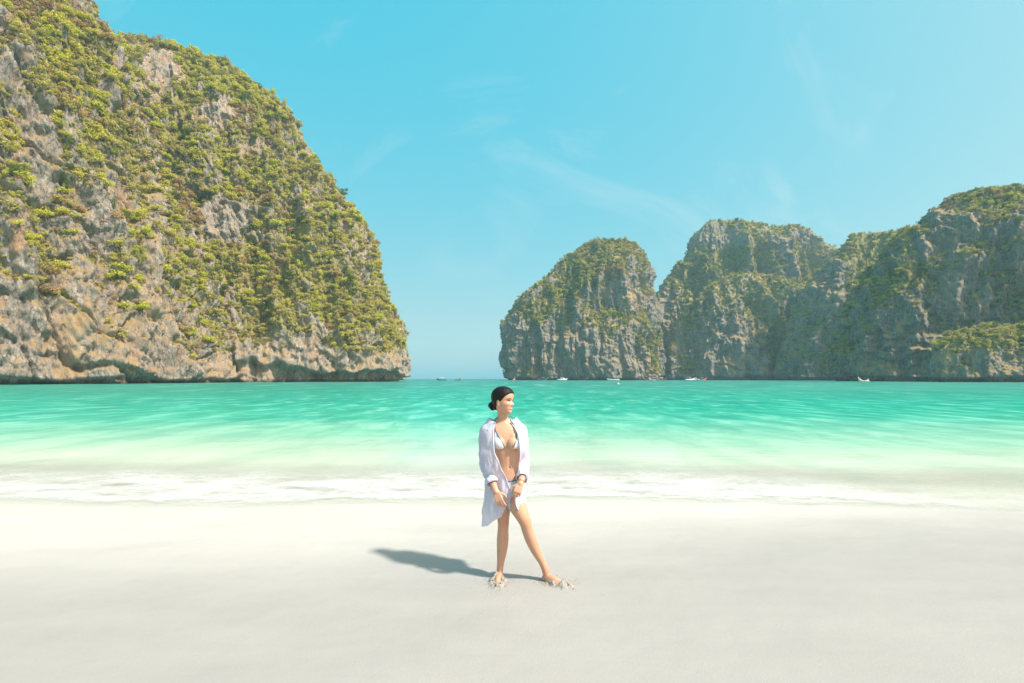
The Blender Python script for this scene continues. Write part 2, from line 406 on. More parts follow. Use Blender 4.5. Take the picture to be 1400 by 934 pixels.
def rock_mass(levels, DL, DR, Dz, ry0, nth, nz, seed, amp=1.0, pw=0.75, ye=2.2, notch=2.5, ndepth=4.5, patches=(), veg_bias=0.0, bot=(0.0, 0.0), lean=0.5, big=4.0, diag=0.0):
    """stacked plan outlines: (row, left column, right column) in the photograph -> closed mass of rock"""
    lv = sorted(levels, key=lambda l: -l[0])
    B0, B1 = (lv[0][1] - 700) / F * DL, (lv[0][2] - 700) / F * DR
    slope = (DR - DL) / (B1 - B0)
    def on_axis(px):                                   # distance at which a column of the picture meets the axis of the mass
        return (DL - slope * B0) / (1 - slope * (px - 700) / F)
    zl = np.array([CAMZ + (HOR - l[0]) * on_axis(l[1] if Dz == 'L' else l[2]) / F for l in lv])
    zl[0] = -10.0
    zb, zt = -10.0, zl[-1]
    tt = np.linspace(0, 1, nz)
    z = zb + (zt - zb) * (1 - (1 - tt) ** 1.25)
    ker = np.ones(7) / 7
    def sm(a): return np.concatenate([a[:3], np.convolve(a, ker, 'valid'), a[-3:]])
    xL = sm(np.interp(z, zl, [(l[1] - 700) / F * on_axis(l[1]) for l in lv]))
    xR = sm(np.interp(z, zl, [(l[2] - 700) / F * on_axis(l[2]) for l in lv]))
    bL, bR = xL[0], xR[0]
    cx, rx = (xL + xR) / 2, (xR - xL) / 2
    rx[-1] *= 0.05
    hz = np.clip(z / zt, 0, 1)
    ry = ry0 * np.clip(1 - hz ** ye, 0, 1) ** lean + 0.5
    nf = int(nth * 0.8)
    th = np.concatenate([np.linspace(-0.12 * math.pi, 1.12 * math.pi, nf, endpoint=False), np.linspace(1.12 * math.pi, 1.88 * math.pi, nth - nf, endpoint=False)])
    c, s = np.cos(th), np.sin(th)
    ex = np.sign(c) * np.abs(c) ** pw; ey = np.sign(s) * np.abs(s) ** pw
    X = cx[:, None] + rx[:, None] * ex[None, :]
    Yc = DL + (DR - DL) * (X - bL) / (bR - bL)
    Y = Yc - ry[:, None] * ey[None, :]
    Z = np.repeat(z[:, None], nth, 1)
    Pm = np.stack([X, Y, Z], -1)
    def normals(Q):
        du = np.roll(Q, -1, 1) - np.roll(Q, 1, 1)
        dv = np.empty_like(Q); dv[1:-1] = Q[2:] - Q[:-2]; dv[0] = Q[1] - Q[0]; dv[-1] = Q[-1] - Q[-2]
        n = np.cross(dv, du); n /= np.linalg.norm(n, axis=-1, keepdims=True) + 1e-9
        o = Q - np.stack([cx[:, None] + 0 * X, Yc, Z - 40], -1)
        return n * np.sign((n * o).sum(-1, keepdims=True) + 1e-9)
    N = normals(Pm)
    S = lambda a, b, c_: Pm / np.array([a, b, c_])
    edge = np.clip(np.abs(ey), 0, 1)[None, :] * 0.6 + 0.4          # keep the outline close to the surveyed one
    warp = 3.2 * np.stack([perlin(S(30, 30, 40), seed + 50), perlin(S(30, 30, 40), seed + 51), perlin(S(30, 30, 40), seed + 52)], -1)
    Pw = Pm + warp
    W = lambda a, b, c_: Pw / np.array([a, b, c_])
    d = 5.0 * fbm(S(48, 48, 60), seed, 3) * edge
    butt = 1 - 2 * np.abs(perlin(W(17, 17, 75), seed + 5))
    d += 4.2 * (butt - 0.4) * edge
    d += big * (0.55 - 2 * np.abs(perlin(W(44, 44, 150), seed + 6))) * edge
    fl = 1 - 2 * np.abs(perlin(W(6.5, 6.5, 34), seed + 7))
    d += 1.7 * (fl - 0.4)
    d += 1.25 * fbm(W(5, 5, 6), seed + 9, 4, 0.6)
    if diag:                                           # joints running aslant down the face
        e1 = 0.86 * Pw[..., 0] + 0.50 * Pw[..., 2]; e2 = -0.50 * Pw[..., 0] + 0.86 * Pw[..., 2]
        jt = 1 - 2 * np.abs(perlin(np.stack([e1 / 9.0, Pw[..., 1] / 14.0, e2 / 55.0], -1), seed + 11))
        d -= diag * 2.2 * sstep(0.84, 0.98, jt)
        jt = 1 - 2 * np.abs(perlin(np.stack([e1 / 3.6, Pw[..., 1] / 6.0, e2 / 24.0], -1), seed + 12))
        d -= diag * 0.9 * sstep(0.78, 0.98, jt)
    cell = np.abs(perlin(W(3.4, 3.4, 3.0), seed + 60)) + 0.5 * np.abs(perlin(W(1.6, 1.6, 1.5), seed + 61))
    d -= 0.8 * (cell - 0.3)
    for (sa_, sb_, st_, hh_, sd_) in ((7.5, 17, 5.0, 0.85, 62), (2.7, 5.5, 4.0, 0.36, 63)):          # broken, squared-off blocks
        f_ = st_ * perlin(W(sa_, sa_, sb_), seed + sd_); i_ = np.floor(f_)
        d += hh_ * (i_ + sstep(0.40, 0.60, f_ - i_))
    d += 0.75 * (1 - 2 * np.abs(perlin(W(2.2, 2.2, 8), seed + 13)))
    d += 0.38 * perlin(W(1.2, 1.2, 1.9), seed + 15)
    # ledges: sawtooth in height, broken up by noise
    q = (Z + 9 * perlin(S(26, 26, 30), seed + 17) + 5 * perlin(S(8, 8, 10), seed + 16)) / 13.0
    saw = q - np.floor(q)
    d += -2.3 * (saw - 0.5) * (0.15 + 1.3 * np.clip(perlin(S(22, 22, 22), seed + 19) + 0.1, 0, 1))
    q2 = (Z + 3 * perlin(S(9, 9, 9), seed + 18)) / 4.1
    d += -0.8 * np.clip(0.5 + perlin(S(14, 14, 14), seed + 20), 0, 1) * (q2 - np.floor(q2) - 0.5)
    # hollows
    d -= 2.6 * sstep(0.46, 0.60, perlin(W(9, 9, 8), seed + 21))
    fade = sstep(1.0, 0.60, tt)[:, None]
    d = d * amp * (0.30 + 0.70 * fade)
    # wave-cut notch
    nh = notch * (1 + 0.9 * perlin(S(28, 28, 1e9), seed + 23) + 0.5 * perlin(S(8, 8, 1e9), seed + 24))
    d -= ndepth * sstep(1.0, 0.7, Z / np.maximum(nh, 0.3)) * (0.8 + .4 * perlin(S(5, 5, 9), seed + 25))
    Pd = Pm + N * d[..., None]
    Pd[0, :, 2] = zb
    Nd = normals(Pd)
    pxs = 700 + Pd[..., 0] / Pd[..., 1] * F; pys = HOR - (Pd[..., 2] - CAMZ) / Pd[..., 1] * F
    veg = 0.50 + veg_bias + 0.55 * Nd[..., 2] + 0.42 * fbm(Pd / 21, seed + 30, 3) - 0.12 * (d / 4.0)
    for (ax, ay, bx, by, k) in patches:
        veg -= k * np.exp(-(((pxs - ax) / bx) ** 2 + ((pys - ay) / by) ** 2) ** 1.5)
    veg *= sstep(3.0, 9.0, Pd[..., 2])
    return dict(P=Pd, N=Nd, veg=np.clip(veg, 0, 1.3), wrap=True)

def build_cliff(name, masses, mat):
    Vs, Qs, vg, off = [], [], [], 0
    for m in masses:
        nr, nc, _ = m['P'].shape
        V = m['P'].reshape(-1, 3); Q = grid_quads(nr, nc, True) + off
        top = V[-nc:].mean(0)[None, :]
        Vs += [V, top]; vg += [m['veg'].ravel(), np.array([1.0])]
        ti = off + len(V)
        a = off + (nr - 1) * nc + np.arange(nc); b = off + (nr - 1) * nc + (np.arange(nc) + 1) % nc
        # cap: triangles as degenerate-free quads through every second vertex
        cap = np.stack([a[::2], b[::2], b[1::2] if nc % 2 == 0 else b[::2], np.full(len(a[::2]), ti)], -1)
        Qs += [Q, cap]
        off = ti + 1
    me = np_mesh(name, np.concatenate(Vs), np.concatenate(Qs), mat)
    set_attr(me, 'veg', np.concatenate(vg))
    return link(bpy.data.objects.new(name, me))

L = []
# the near shoulder of the sunlit headland runs out of the frame; the far shoulder ends in the tip over the bay
near_shoulder = rock_mass([(-190, -420, -40), (-110, -440, 40), (-50, -450, 92), (0, -460, 124), (35, -465, 141), (75, -470, 158), (150, -480, 180), (250, -490, 222), (380, -500, 262), (480, -500, 280), (526, -500, 288)],
                          118, 196, 'R', 46, 900, 330, 1, ye=1.5, lean=0.9, pw=0.8, diag=1.0,
                          patches=((18, 95, 24, 26, .9), (45, 185, 24, 40, .8), (62, 250, 24, 42, .8), (125, 330, 46, 62, .7), (160, 250, 24, 40, .3), (100, 445, 190, 55, .55), (40, 500, 300, 22, 1.0), (215, 330, 18, 110, .35)), veg_bias=0.10)
far_shoulder = rock_mass([(53, 184, 203), (57, 175, 222), (66, 165, 246), (80, 150, 278), (95, 130, 312), (112, 105, 342), (140, 60, 374), (165, 10, 398), (195, -60, 408), (225, -120, 425), (260, -180, 451), (290, -230, 476), (320, -260, 492), (350, -260, 505), (385, -260, 514), (420, -260, 526), (450, -260, 544), (478, -260, 551), (497, -260, 553), (510, -260, 549), (522, -260, 546)],
                         205, 285, 'R', 44, 900, 330, 2, ye=1.7, lean=0.8, pw=0.72, notch=6.5, ndepth=9.0, diag=0.5,
                         patches=((222, 98, 32, 30, 1.0), (300, 155, 30, 20, .95), (350, 205, 22, 12, .8), (300, 300, 46, 28, .95), (300, 420, 30, 46, .7), (425, 460, 26, 36, .6), (400, 500, 200, 20, 1.0), (372, 480, 45, 25, .5), (420, 265, 16, 26, .5), (470, 330, 14, 50, .45)), veg_bias=0.20)
headland = build_cliff('limestone_headland', [near_shoulder, far_shoulder], M_rock_sun)
tag(headland, 'tall sunlit limestone headland with green shrubs and orange stained rock', 'cliff', kind='structure')

isl = rock_mass([(330, 828, 850), (333, 816, 858), (337, 806, 865), (344, 792, 872), (353, 778, 878), (367, 762, 882), (386, 749, 884), (400, 734, 886), (409, 716, 888), (420, 705, 891), (445, 691, 897), (465, 689, 900), (490, 691, 902), (521, 698, 904)],
                520, 520, 'R', 42, 620, 250, 3, ye=2.6, lean=0.6, amp=1.1, big=9, pw=0.85, notch=3.5, veg_bias=0.08,
                patches=((850, 410, 28, 24, .9), (800, 480, 90, 40, .7), (710, 470, 22, 60, .5), (895, 400, 8, 60, .5)))
isl_b = rock_mass([(425, 818, 858), (431, 800, 872), (438, 786, 882), (452, 778, 890), (480, 768, 898), (521, 757, 903)],
                  492, 492, 'R', 20, 420, 140, 4, ye=3.0, lean=0.5, amp=1.1, big=7, pw=0.9, notch=2.0, veg_bias=0.05, patches=((815, 490, 70, 38, .9),))
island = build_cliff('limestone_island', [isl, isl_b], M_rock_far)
tag(island, 'rounded limestone rock island with steep grey walls and green cap', 'cliff', kind='structure')

m_a = rock_mass([(306, 977, 1000), (309, 967, 1012), (314, 960, 1070), (320, 954, 1092), (330, 949, 1106), (345, 944, 1116), (352, 934, 1122), (362, 920, 1130), (385, 909, 1165), (410, 903, 1200), (460, 900, 1250), (521, 907, 1290)],
                585, 560, 'L', 46, 680, 240, 5, ye=2.8, lean=0.6, amp=1.3, big=18, pw=0.85, notch=3, veg_bias=0.05, patches=((985, 325, 30, 16, .6), (915, 400, 20, 50, .4)))
m_b = rock_mass([(372, 1030, 1066), (378, 1008, 1086), (388, 985, 1104), (402, 962, 1122), (425, 938, 1142), (460, 922, 1160), (521, 912, 1190)],
                530, 520, 'L', 36, 560, 180, 6, ye=1.6, lean=0.8, amp=1.3, big=15, pw=0.9, notch=3, veg_bias=0.10, patches=((985, 480, 60, 40, .6),))
m_c = rock_mass([(317, 1192, 1222), (321, 1176, 1240), (328, 1164, 1256), (338, 1154, 1270), (352, 1142, 1290), (380, 1116, 1310), (420, 1096, 1330), (521, 1062, 1360)],
                470, 430, 'L', 40, 520, 220, 8, ye=2.2, lean=0.7, amp=1.2, big=14, pw=0.9, notch=3, veg_bias=0.05, patches=((1140, 400, 26, 44, .6),))
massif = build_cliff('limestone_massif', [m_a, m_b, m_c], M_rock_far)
tag(massif, 'hazy blue grey limestone massif with twin humped summit', 'cliff', kind='structure')

r_a = rock_mass([(254, 1450, 1900), (260, 1405, 1920), (266, 1356, 1930), (272, 1312, 1940), (276, 1298, 1940), (286, 1288, 1950), (302, 1272, 1960), (326, 1250, 1970), (352, 1224, 1980), (390, 1190, 1990), (420, 1170, 2000), (440, 1157, 2000), (470, 1149, 2000), (523, 1142, 2000)],
                312, 236, 'L', 40, 760, 260, 9, ye=2.4, lean=0.7, amp=1.1, big=10, pw=0.8, notch=3.0, veg_bias=0.04,
                patches=((1300, 330, 40, 70, .5), (1350, 400, 60, 40, .4), (1250, 470, 110, 50, .55)))
r_b = rock_mass([(446, 1350, 1430), (449, 1335, 1460), (455, 1318, 1480), (466, 1302, 1500), (485, 1290, 1540), (524, 1276, 1560)],
                243, 232, 'L', 15, 360, 120, 10, ye=1.6, lean=0.8, amp=0.7, pw=0.95, notch=2.0, veg_bias=0.25, patches=((1340, 500, 90, 24, .8),))
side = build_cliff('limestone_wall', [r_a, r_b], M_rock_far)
tag(side, 'steep shaded limestone wall with hanging shrubs and grassy shelf', 'cliff', kind='structure')

# ------------------------------------------------------------------ shrubs and trees on the cliffs
def leaf_mat(name, c1, c2, dry):
    t = NT(name)
    rnd = t.n('ShaderNodeObjectInfo').outputs['Random']
    n = t.noise(t.obj(), 3.0, 3)
    c = t.mix(rnd, c1, c2)
    c = t.mix(t.mapr(n, 0.3, 0.7, 0.0, 0.55), c, dry)
    d = t.n('ShaderNodeBsdfDiffuse', {'Color': c}).outputs[0]
    l = t.n('ShaderNodeBsdfTranslucent', {'Color': c}).outputs[0]
    return t.end(t.n('ShaderNodeMixShader', {0: 0.38, 1: d, 2: l}).outputs[0])
M_olive = leaf_mat('olive_leaves', (0.35, 0.355, 0.08), (0.54, 0.48, 0.14), (0.56, 0.46, 0.19))
M_lime = leaf_mat('yellow_green_leaves', (0.54, 0.56, 0.05), (0.70, 0.62, 0.11), (0.46, 0.47, 0.08))
M_dark = leaf_mat('dark_green_leaves', (0.09, 0.15, 0.03), (0.16, 0.21, 0.04), (0.20, 0.21, 0.05))
M_dry = leaf_mat('dry_leaves', (0.46, 0.32, 0.13), (0.36, 0.29, 0.17), (0.52, 0.30, 0.10))
M_bark = plain_mat('bark', (0.16, 0.12, 0.085), 0.9, 0.1)

def tube_geo(pts, radii, n=6):
    pts = [Vector(p) for p in pts]; V, Fc = [], []
    for i, p in enumerate(pts):
        a = pts[max(i - 1, 0)]; b = pts[min(i + 1, len(pts) - 1)]
        tdir = (b - a).normalized(); ref = Vector((1, 0, 0)) if abs(tdir.x) < .8 else Vector((0, 1, 0))
        s = tdir.cross(ref).normalized(); u_ = tdir.cross(s)
        for k in range(n):
            an = 2 * math.pi * k / n
            V.append(p + (s * math.cos(an) + u_ * math.sin(an)) * radii[i])
    for i in range(len(pts) - 1):
        for k in range(n):
            Fc.append((i * n + k, i * n + (k + 1) % n, (i + 1) * n + (k + 1) % n, (i + 1) * n + k))
    Fc.append(tuple(range(n))[::-1]); Fc.append(tuple(range((len(pts) - 1) * n, len(pts) * n)))
    return V, Fc

def leaf_cards(r_, lobes, per, size, R, squash=0.8):
    """leaf sprays spread through several lobes of a crown"""
    V, Fc = [], []
    for (lc, lr) in lobes:
        for k in range(per):
            d = Vector((r_.gauss(0, 1), r_.gauss(0, 1), r_.gauss(0, 1) + 0.35)).normalized()
            p = Vector(lc) + Vector((d.x, d.y, d.z * squash)) * lr * (0.55 + 0.5 * r_.random())
            nrm = (d + Vector((r_.gauss(0, .5), r_.gauss(0, .5), r_.gauss(0, .5)))).normalized()
            a = nrm.orthogonal().normalized(); a.rotate(Quaternion(nrm, r_.random() * 6.28)); b = nrm.cross(a)
            s = size * (0.6 + 0.8 * r_.random()); w = s * (0.45 + .3 * r_.random())
            i0 = len(V)
            V += [p - a * s, p + b * w + nrm * s * .12, p + a * s, p - b * w + nrm * s * .12]
            Fc.append((i0, i0 + 1, i0 + 2, i0 + 3))
    return V, Fc

def shrub_mesh(name, seed, mat, kind):
    r_ = random.Random(seed)
    lobes = []
    nl = {'round': 8, 'tall': 8, 'flat': 9, 'dry': 6}[kind]
    for i in range(nl):
        a = r_.random() * 6.28; rr = r_.random() ** .5
        if kind == 'tall': c = (0.45 * rr * math.cos(a), 0.45 * rr * math.sin(a), 0.5 + 1.5 * i / nl); lr = 0.36 + .16 * r_.random()
        elif kind == 'flat': c = (0.95 * rr * math.cos(a), 0.95 * rr * math.sin(a), 0.35 + .35 * r_.random()); lr = 0.3 + .18 * r_.random()
        else: c = (0.62 * rr * math.cos(a), 0.62 * rr * math.sin(a), 0.35 + .85 * r_.random()); lr = 0.34 + .2 * r_.random()
        lobes.append((c, lr))
    per = 36 if kind != 'dry' else 28
    V, Fc = leaf_cards(r_, lobes, per, 0.122, 1.0)
    nl_ = len(Fc)
    for i in range(3):
        e = lobes[i][0]
        v2, f2 = tube_geo([(0, 0, -0.6), (e[0] * .35, e[1] * .35, e[2] * .4), e], [0.07, 0.05, 0.015], 5)
        o = len(V); V += v2; Fc += [tuple(q + o for q in f) for f in f2]
    me = bpy.data.meshes.new(name)
    me.from_pydata([tuple(v) for v in V], [], Fc)
    me.materials.append(mat); me.materials.append(M_bark)
    me.polygons.foreach_set('material_index', [0] * nl_ + [1] * (len(Fc) - nl_))
    me.update()
    return me

SHRUBS = [shrub_mesh('shrub_olive', 1, M_olive, 'round'), shrub_mesh('shrub_olive_flat', 2, M_olive, 'flat'), shrub_mesh('shrub_lime', 3, M_lime, 'round'),
          shrub_mesh('shrub_lime_flat', 4, M_lime, 'flat'), shrub_mesh('shrub_dark', 5, M_dark, 'round'), shrub_mesh('shrub_tall', 6, M_olive, 'tall'),
          shrub_mesh('shrub_dry', 7, M_dry, 'dry'), shrub_mesh('shrub_dry_flat', 8, M_dry, 'flat')]
KIND_WORD = ['olive green rounded', 'olive green spreading', 'yellow-green rounded', 'yellow-green spreading', 'dark green rounded', 'tall olive green', 'dry tan', 'dry tan spreading']

def scatter(masses, n, smin, smax, probs, seed, dense=0.35):
    r_ = np.random.default_rng(seed)
    Ps, Ns, Ws = [], [], []
    for m in masses:
        Pd, Nd, vg = m['P'][4:-2], m['N'][4:-2], m['veg'][4:-2]
        du = np.linalg.norm(np.roll(Pd, -1, 1) - Pd, axis=-1)
        dv = np.linalg.norm(np.concatenate([Pd[1:], Pd[-1:]]) - Pd, axis=-1)
        toc = np.array([0, 0, CAMZ]) - Pd; toc /= np.linalg.norm(toc, axis=-1, keepdims=True)
        face = (Nd * toc).sum(-1)
        pxs = 700 + Pd[..., 0] / np.maximum(Pd[..., 1], 1) * F
        w = du * dv * sstep(dense, dense + 0.28, vg) * (face > -0.25) * (pxs > -420) * (pxs < 1540) * (Pd[..., 2] > 4)
        Ps.append(Pd.reshape(-1, 3)); Ns.append(Nd.reshape(-1, 3)); Ws.append(w.ravel())
    P_, N_, W_ = np.concatenate(Ps), np.concatenate(Ns), np.concatenate(Ws)
    idx = r_.choice(len(P_), n, p=W_ / W_.sum())
    p_, n_ = P_[idx], N_[idx]
    sc = smin + (smax - smin) * r_.random(n) ** 3.0
    # kind: patches of one kind with strays
    f = perlin(p_ / 26.0, seed) + 0.5 * perlin(p_ / 9.0, seed + 3) + 0.16 * r_.normal(size=n)
    order = np.argsort(np.argsort(f)) / n
    kd = np.searchsorted(np.cumsum(probs) / sum(probs), order); kd = np.clip(kd, 0, 7)
    stray = r_.random(n) < 0.2; kd[stray] = r_.choice(8, stray.sum(), p=np.array(probs) / sum(probs))
    p_ = p_ + n_ * (0.15 * sc)[:, None]
    rot = np.stack([r_.normal(0, .15, n), r_.normal(0, .15, n), r_.random(n) * 6.28], -1)
    tilt = n_ * np.array([1, 1, 0])
    rot[:, 0] += 0.0
    return p_, rot, sc, kd

def stuff_points(name, pts, rot, scl, kd, label):
    me = bpy.data.meshes.new(name)
    me.vertices.add(len(pts)); me.vertices.foreach_set('co', np.ascontiguousarray(pts, dtype=np.float32).ravel())
    set_attr(me, 'rot', rot, 'FLOAT_VECTOR'); set_attr(me, 'scl', scl); set_attr(me, 'kd', kd, 'INT')
    me.update()
    o = link(bpy.data.objects.new(name, me))
    ng = bpy.data.node_groups.new(name, 'GeometryNodeTree')
    ng.interface.new_socket('Geometry', in_out='INPUT', socket_type='NodeSocketGeometry')
    ng.interface.new_socket('Geometry', in_out='OUTPUT', socket_type='NodeSocketGeometry')
    nn, ll = ng.nodes, ng.links
    gi, go = nn.new('NodeGroupInput'), nn.new('NodeGroupOutput')
    jn = nn.new('GeometryNodeJoinGeometry')
    def named(nm, dt):
        a_ = nn.new('GeometryNodeInputNamedAttribute'); a_.data_type = dt; a_.inputs['Name'].default_value = nm
        return a_.outputs['Attribute']
    ar, as_, ak = named('rot', 'FLOAT_VECTOR'), named('scl', 'FLOAT'), named('kd', 'INT')
    for k in range(8):
        if not (kd == k).any(): continue
        oi = nn.new('GeometryNodeObjectInfo'); oi.inputs['Object'].default_value = KIND_OBJ[k]; oi.inputs['As Instance'].default_value = True
        cmp_ = nn.new('FunctionNodeCompare'); cmp_.data_type = 'INT'; cmp_.operation = 'EQUAL'
        ii = [s for s in cmp_.inputs if s.type == 'INT']; ll.new(ak, ii[0]); ii[1].default_value = k
        ip = nn.new('GeometryNodeInstanceOnPoints')
        ll.new(gi.outputs[0], ip.inputs['Points']); ll.new(cmp_.outputs[0], ip.inputs['Selection'])
        ll.new(oi.outputs['Geometry'], ip.inputs['Instance']); ll.new(ar, ip.inputs['Rotation']); ll.new(as_, ip.inputs['Scale'])
        ll.new(ip.outputs[0], jn.inputs[0])
    ll.new(jn.outputs[0], go.inputs[0])
    md = o.modifiers.new('scatter', 'NODES'); md.node_group = ng
    tag(o, label, 'shrubs', kind='stuff')
    return o

KIND_OBJ = [None] * 8
def single_shrub(p, rot, s, k, where, group):
    o = bpy.data.objects.new('shrub', SHRUBS[k])
    o.location = p; o.rotation_euler = rot; o.scale = (s, s, s)
    link(o)
    tag(o, KIND_WORD[k] + ' shrub ' + where, 'shrub', group)
    if KIND_OBJ[k] is None: KIND_OBJ[k] = o

near_set = scatter([near_shoulder], 11000, 0.5, 2.5, [4, 3.5, 5, 5, 1.0, 1, 3.0, 2.6], 101, 0.34)
far_set = scatter([far_shoulder], 15000, 0.6, 2.9, [6, 5, 6, 5, 2.4, 2, 2.4, 1.6], 102, 0.32)
pts = np.concatenate([near_set[0], far_set[0]]); rots = np.concatenate([near_set[1], far_set[1]])
scl = np.concatenate([near_set[2], far_set[2]]); kds = np.concatenate([near_set[3], far_set[3]])
app = scl / np.linalg.norm(pts - np.array([0, 0, CAMZ]), axis=1)
pxv = 700 + pts[:, 0] / pts[:, 1] * F; pyv = HOR - (pts[:, 2] - CAMZ) / pts[:, 1] * F
inside = (pxv > -5) & (pyv > -5) & (pxv < 1400)
app = np.where(inside, app, 0)
order = np.argsort(-app)
big = set()
for k in range(8):                                   # at least one of each kind stands as an individual
    ks = [i for i in order if kds[i] == k][:4]; big.update(ks)
for i in order:
    if len(big) >= 290: break
    big.add(int(i))
for i in sorted(big):
    z_, a_, b_ = pts[i][2], pxv[i], pyv[i]
    if i < len(near_set[0]):
        where = ('high on the near shoulder of the headland' if b_ < 90 else 'in the gully between the two headland shoulders' if a_ > 190 else 'below the orange overhang of the headland' if a_ < 60 and b_ < 240
                 else 'among the bare orange stained rock of the headland' if b_ > 380 else 'on the slanting joints of the near headland shoulder')
    else:
        where = ('on the summit ridge of the far headland shoulder' if b_ < 150 else 'just above the sea cave at the headland foot' if b_ > 455 else 'on the steep seaward edge of the headland' if a_ > 430
                 else 'around the pale rock scar of the headland' if b_ < 340 and a_ < 360 else 'in the broad green middle slope of the headland')
    single_shrub(pts[i], rots[i], float(scl[i]), int(kds[i]), ('rooted ' + where), 'large shrubs on the sunlit headland')
rest = np.array([i for i in range(len(pts)) if i not in big])
tuft = scatter([near_shoulder, far_shoulder], 9000, 0.35, 0.95, [1.5, 1, 1.5, 1.5, 0, 0, 5, 6], 103, 0.02)
stuff_points('dry_grass_tufts', *tuft, 'small tan and green grass tufts dotted over the bare headland rock')
stuff_points('headland_scrub', pts[rest], rots[rest], scl[rest], kds[rest], 'dense mixed green and tan scrub covering the sunlit headland')
fp = [6, 5, 1.6, 1.2, 4.5, 2.2, 1.6, 1.0]
for nm, ms, n_, a_, b_, sd, lb in (
        ('island_scrub', [isl, isl_b], 8500, 0.9, 2.5, 111, 'green scrub capping the rounded rock island'),
        ('massif_scrub', [m_a, m_b, m_c], 14000, 0.9, 2.7, 112, 'green scrub on the ledges of the twin humped massif'),
        ('wall_scrub', [r_a, r_b], 7500, 0.7, 2.2, 113, 'green scrub hanging on the steep shaded wall')):
    s_ = scatter(ms, n_, a_, b_, fp, sd, 0.42)
    stuff_points(nm, *s_, lb)

# trees that stand out against the sky along the crest of the headland
def crest_tree(px, py, D, hgt, seed, label):
    r_ = random.Random(seed)
    x = (px - 700) / F * D; z = CAMZ + (HOR - py) * D / F
    root = empty('cliff_tree', (x, D, z - hgt))
    tp = [(0, 0, -2.0), (.1 * hgt * .3, 0, hgt * .25), (.25 * hgt * .3, .02 * hgt, hgt * .55), (.35 * hgt * .3, 0, hgt * .8)]
    V, Fc = tube_geo(tp, [.05 * hgt, .04 * hgt, .03 * hgt, .012 * hgt], 7)
    lobes = []
    for i in range(9):
        a = r_.random() * 6.28; rr = .34 * hgt * r_.random() ** .5
        c = (.1 * hgt + rr * math.cos(a), rr * math.sin(a), hgt * (.62 + .3 * r_.random()))
        lobes.append((c, hgt * (.11 + .06 * r_.random())))
        v2, f2 = tube_geo([tp[2], tuple((tp[2][k] + c[k]) / 2 for k in range(3)), c], [.022 * hgt, .014 * hgt, .006 * hgt], 5)
        o = len(V); V += v2; Fc += [tuple(q + o for q in f) for f in f2]
    mesh_obj('trunk', V, Fc, M_bark, root)
    V, Fc = leaf_cards(r_, lobes, 34, hgt * .045, 1.0, 0.7)
    mesh_obj('crown', V, Fc, M_dark, root, False)
    tag(root, label, 'tree')
crest_tree(467, 258, 287, 9.0, 5, 'lone dark tree leaning out from the steep edge of the headland')
crest_tree(303, 84, 287, 8.0, 6, 'dark round tree standing proud on the summit ridge of the headland')

# ------------------------------------------------------------------ the person
PD = 4.07                                    # distance of the person
PERSON = empty('person', (0.0, PD, 0.0))
tag(PERSON, 'smiling woman in open white shirt and bikini crossing one leg on the sand', 'person')
def PX(px, py, dy=0.0):
    """picture position -> point in the person's own frame (dy: metres behind her middle plane)"""
    D = PD + dy
    return Vector(((px - 700) / F * D, dy, CAMZ - (py - HOR) / F * D))

def catmull(keys, per):
    keys = [np.array(k, float) for k in keys]
    out = []
    n = len(keys)
    for i in range(n - 1):
        p0, p1, p2, p3 = keys[max(i - 1, 0)], keys[i], keys[i + 1], keys[min(i + 2, n - 1)]
        for j in range(per):
            u = j / per
            out.append(0.5 * ((2 * p1) + (-p0 + p2) * u + (2 * p0 - 5 * p1 + 4 * p2 - p3) * u * u + (-p0 + 3 * p1 - 3 * p2 + p3) * u ** 3))
    out.append(keys[-1])
    return out

class Geo:
    def __init__(self): self.V, self.F = [], []
    def add(self, V, Fc):
        o = len(self.V); self.V += [tuple(map(float, v)) for v in V]; self.F += [tuple(q + o for q in f) for f in Fc]
    def limb(self, keys, per=5, n=14, flat=None):
        """closed tapered limb; keys: (x, y, z, radius)"""
        k = catmull([(*p, r) for p, r in keys], per)
        pts = [Vector(q[:3]) for q in k]; rad = [max(q[3], 0.001) for q in k]
        d0 = (pts[0] - pts[1]).normalized(); d1 = (pts[-1] - pts[-2]).normalized()
        pre = [(pts[0] + d0 * rad[0] * math.sin(a), rad[0] * math.cos(a)) for a in (1.45, 1.0, 0.5)]
        post = [(pts[-1] + d1 * rad[-1] * math.sin(a), rad[-1] * math.cos(a)) for a in (0.5, 1.0, 1.45)]
        allp = pre + list(zip(pts, rad)) + post
        self.add(*tube_geo([a for a, b in allp], [b for a, b in allp], n))
    def ball(self, c, r, n=16, m=10, rot=None):
        V, Fc = [], []
        for i in range(m + 1):
            ph = math.pi * (i + 0.02) / (m + 0.04)
            for k in range(n):
                th = 2 * math.pi * k / n
                v = Vector((r[0] * math.sin(ph) * math.cos(th), r[1] * math.sin(ph) * math.sin(th), r[2] * math.cos(ph)))
                if rot is not None: v = rot @ v
                V.append(v + Vector(c))
        for i in range(m):
            for k in range(n): Fc.append((i * n + k, i * n + (k + 1) % n, (i + 1) * n + (k + 1) % n, (i + 1) * n + k))
        Fc.append(tuple(range(n))[::-1]); Fc.append(tuple(range(m * n, (m + 1) * n)))
        self.add(V, Fc)
    def rings(self, rings):
        """closed loft of equal-length rings"""
        n = len(rings[0]); V = [v for r in rings for v in r]; Fc = []
        for i in range(len(rings) - 1):
            for k in range(n): Fc.append((i * n + k, i * n + (k + 1) % n, (i + 1) * n + (k + 1) % n, (i + 1) * n + k))
        Fc.append(tuple(range(n))[::-1]); Fc.append(tuple(range((len(rings) - 1) * n, len(rings) * n)))
        self.add(V, Fc)
    def obj(self, name, mat, parent, smooth=True): return mesh_obj(name, self.V, self.F, mat, parent, smooth)

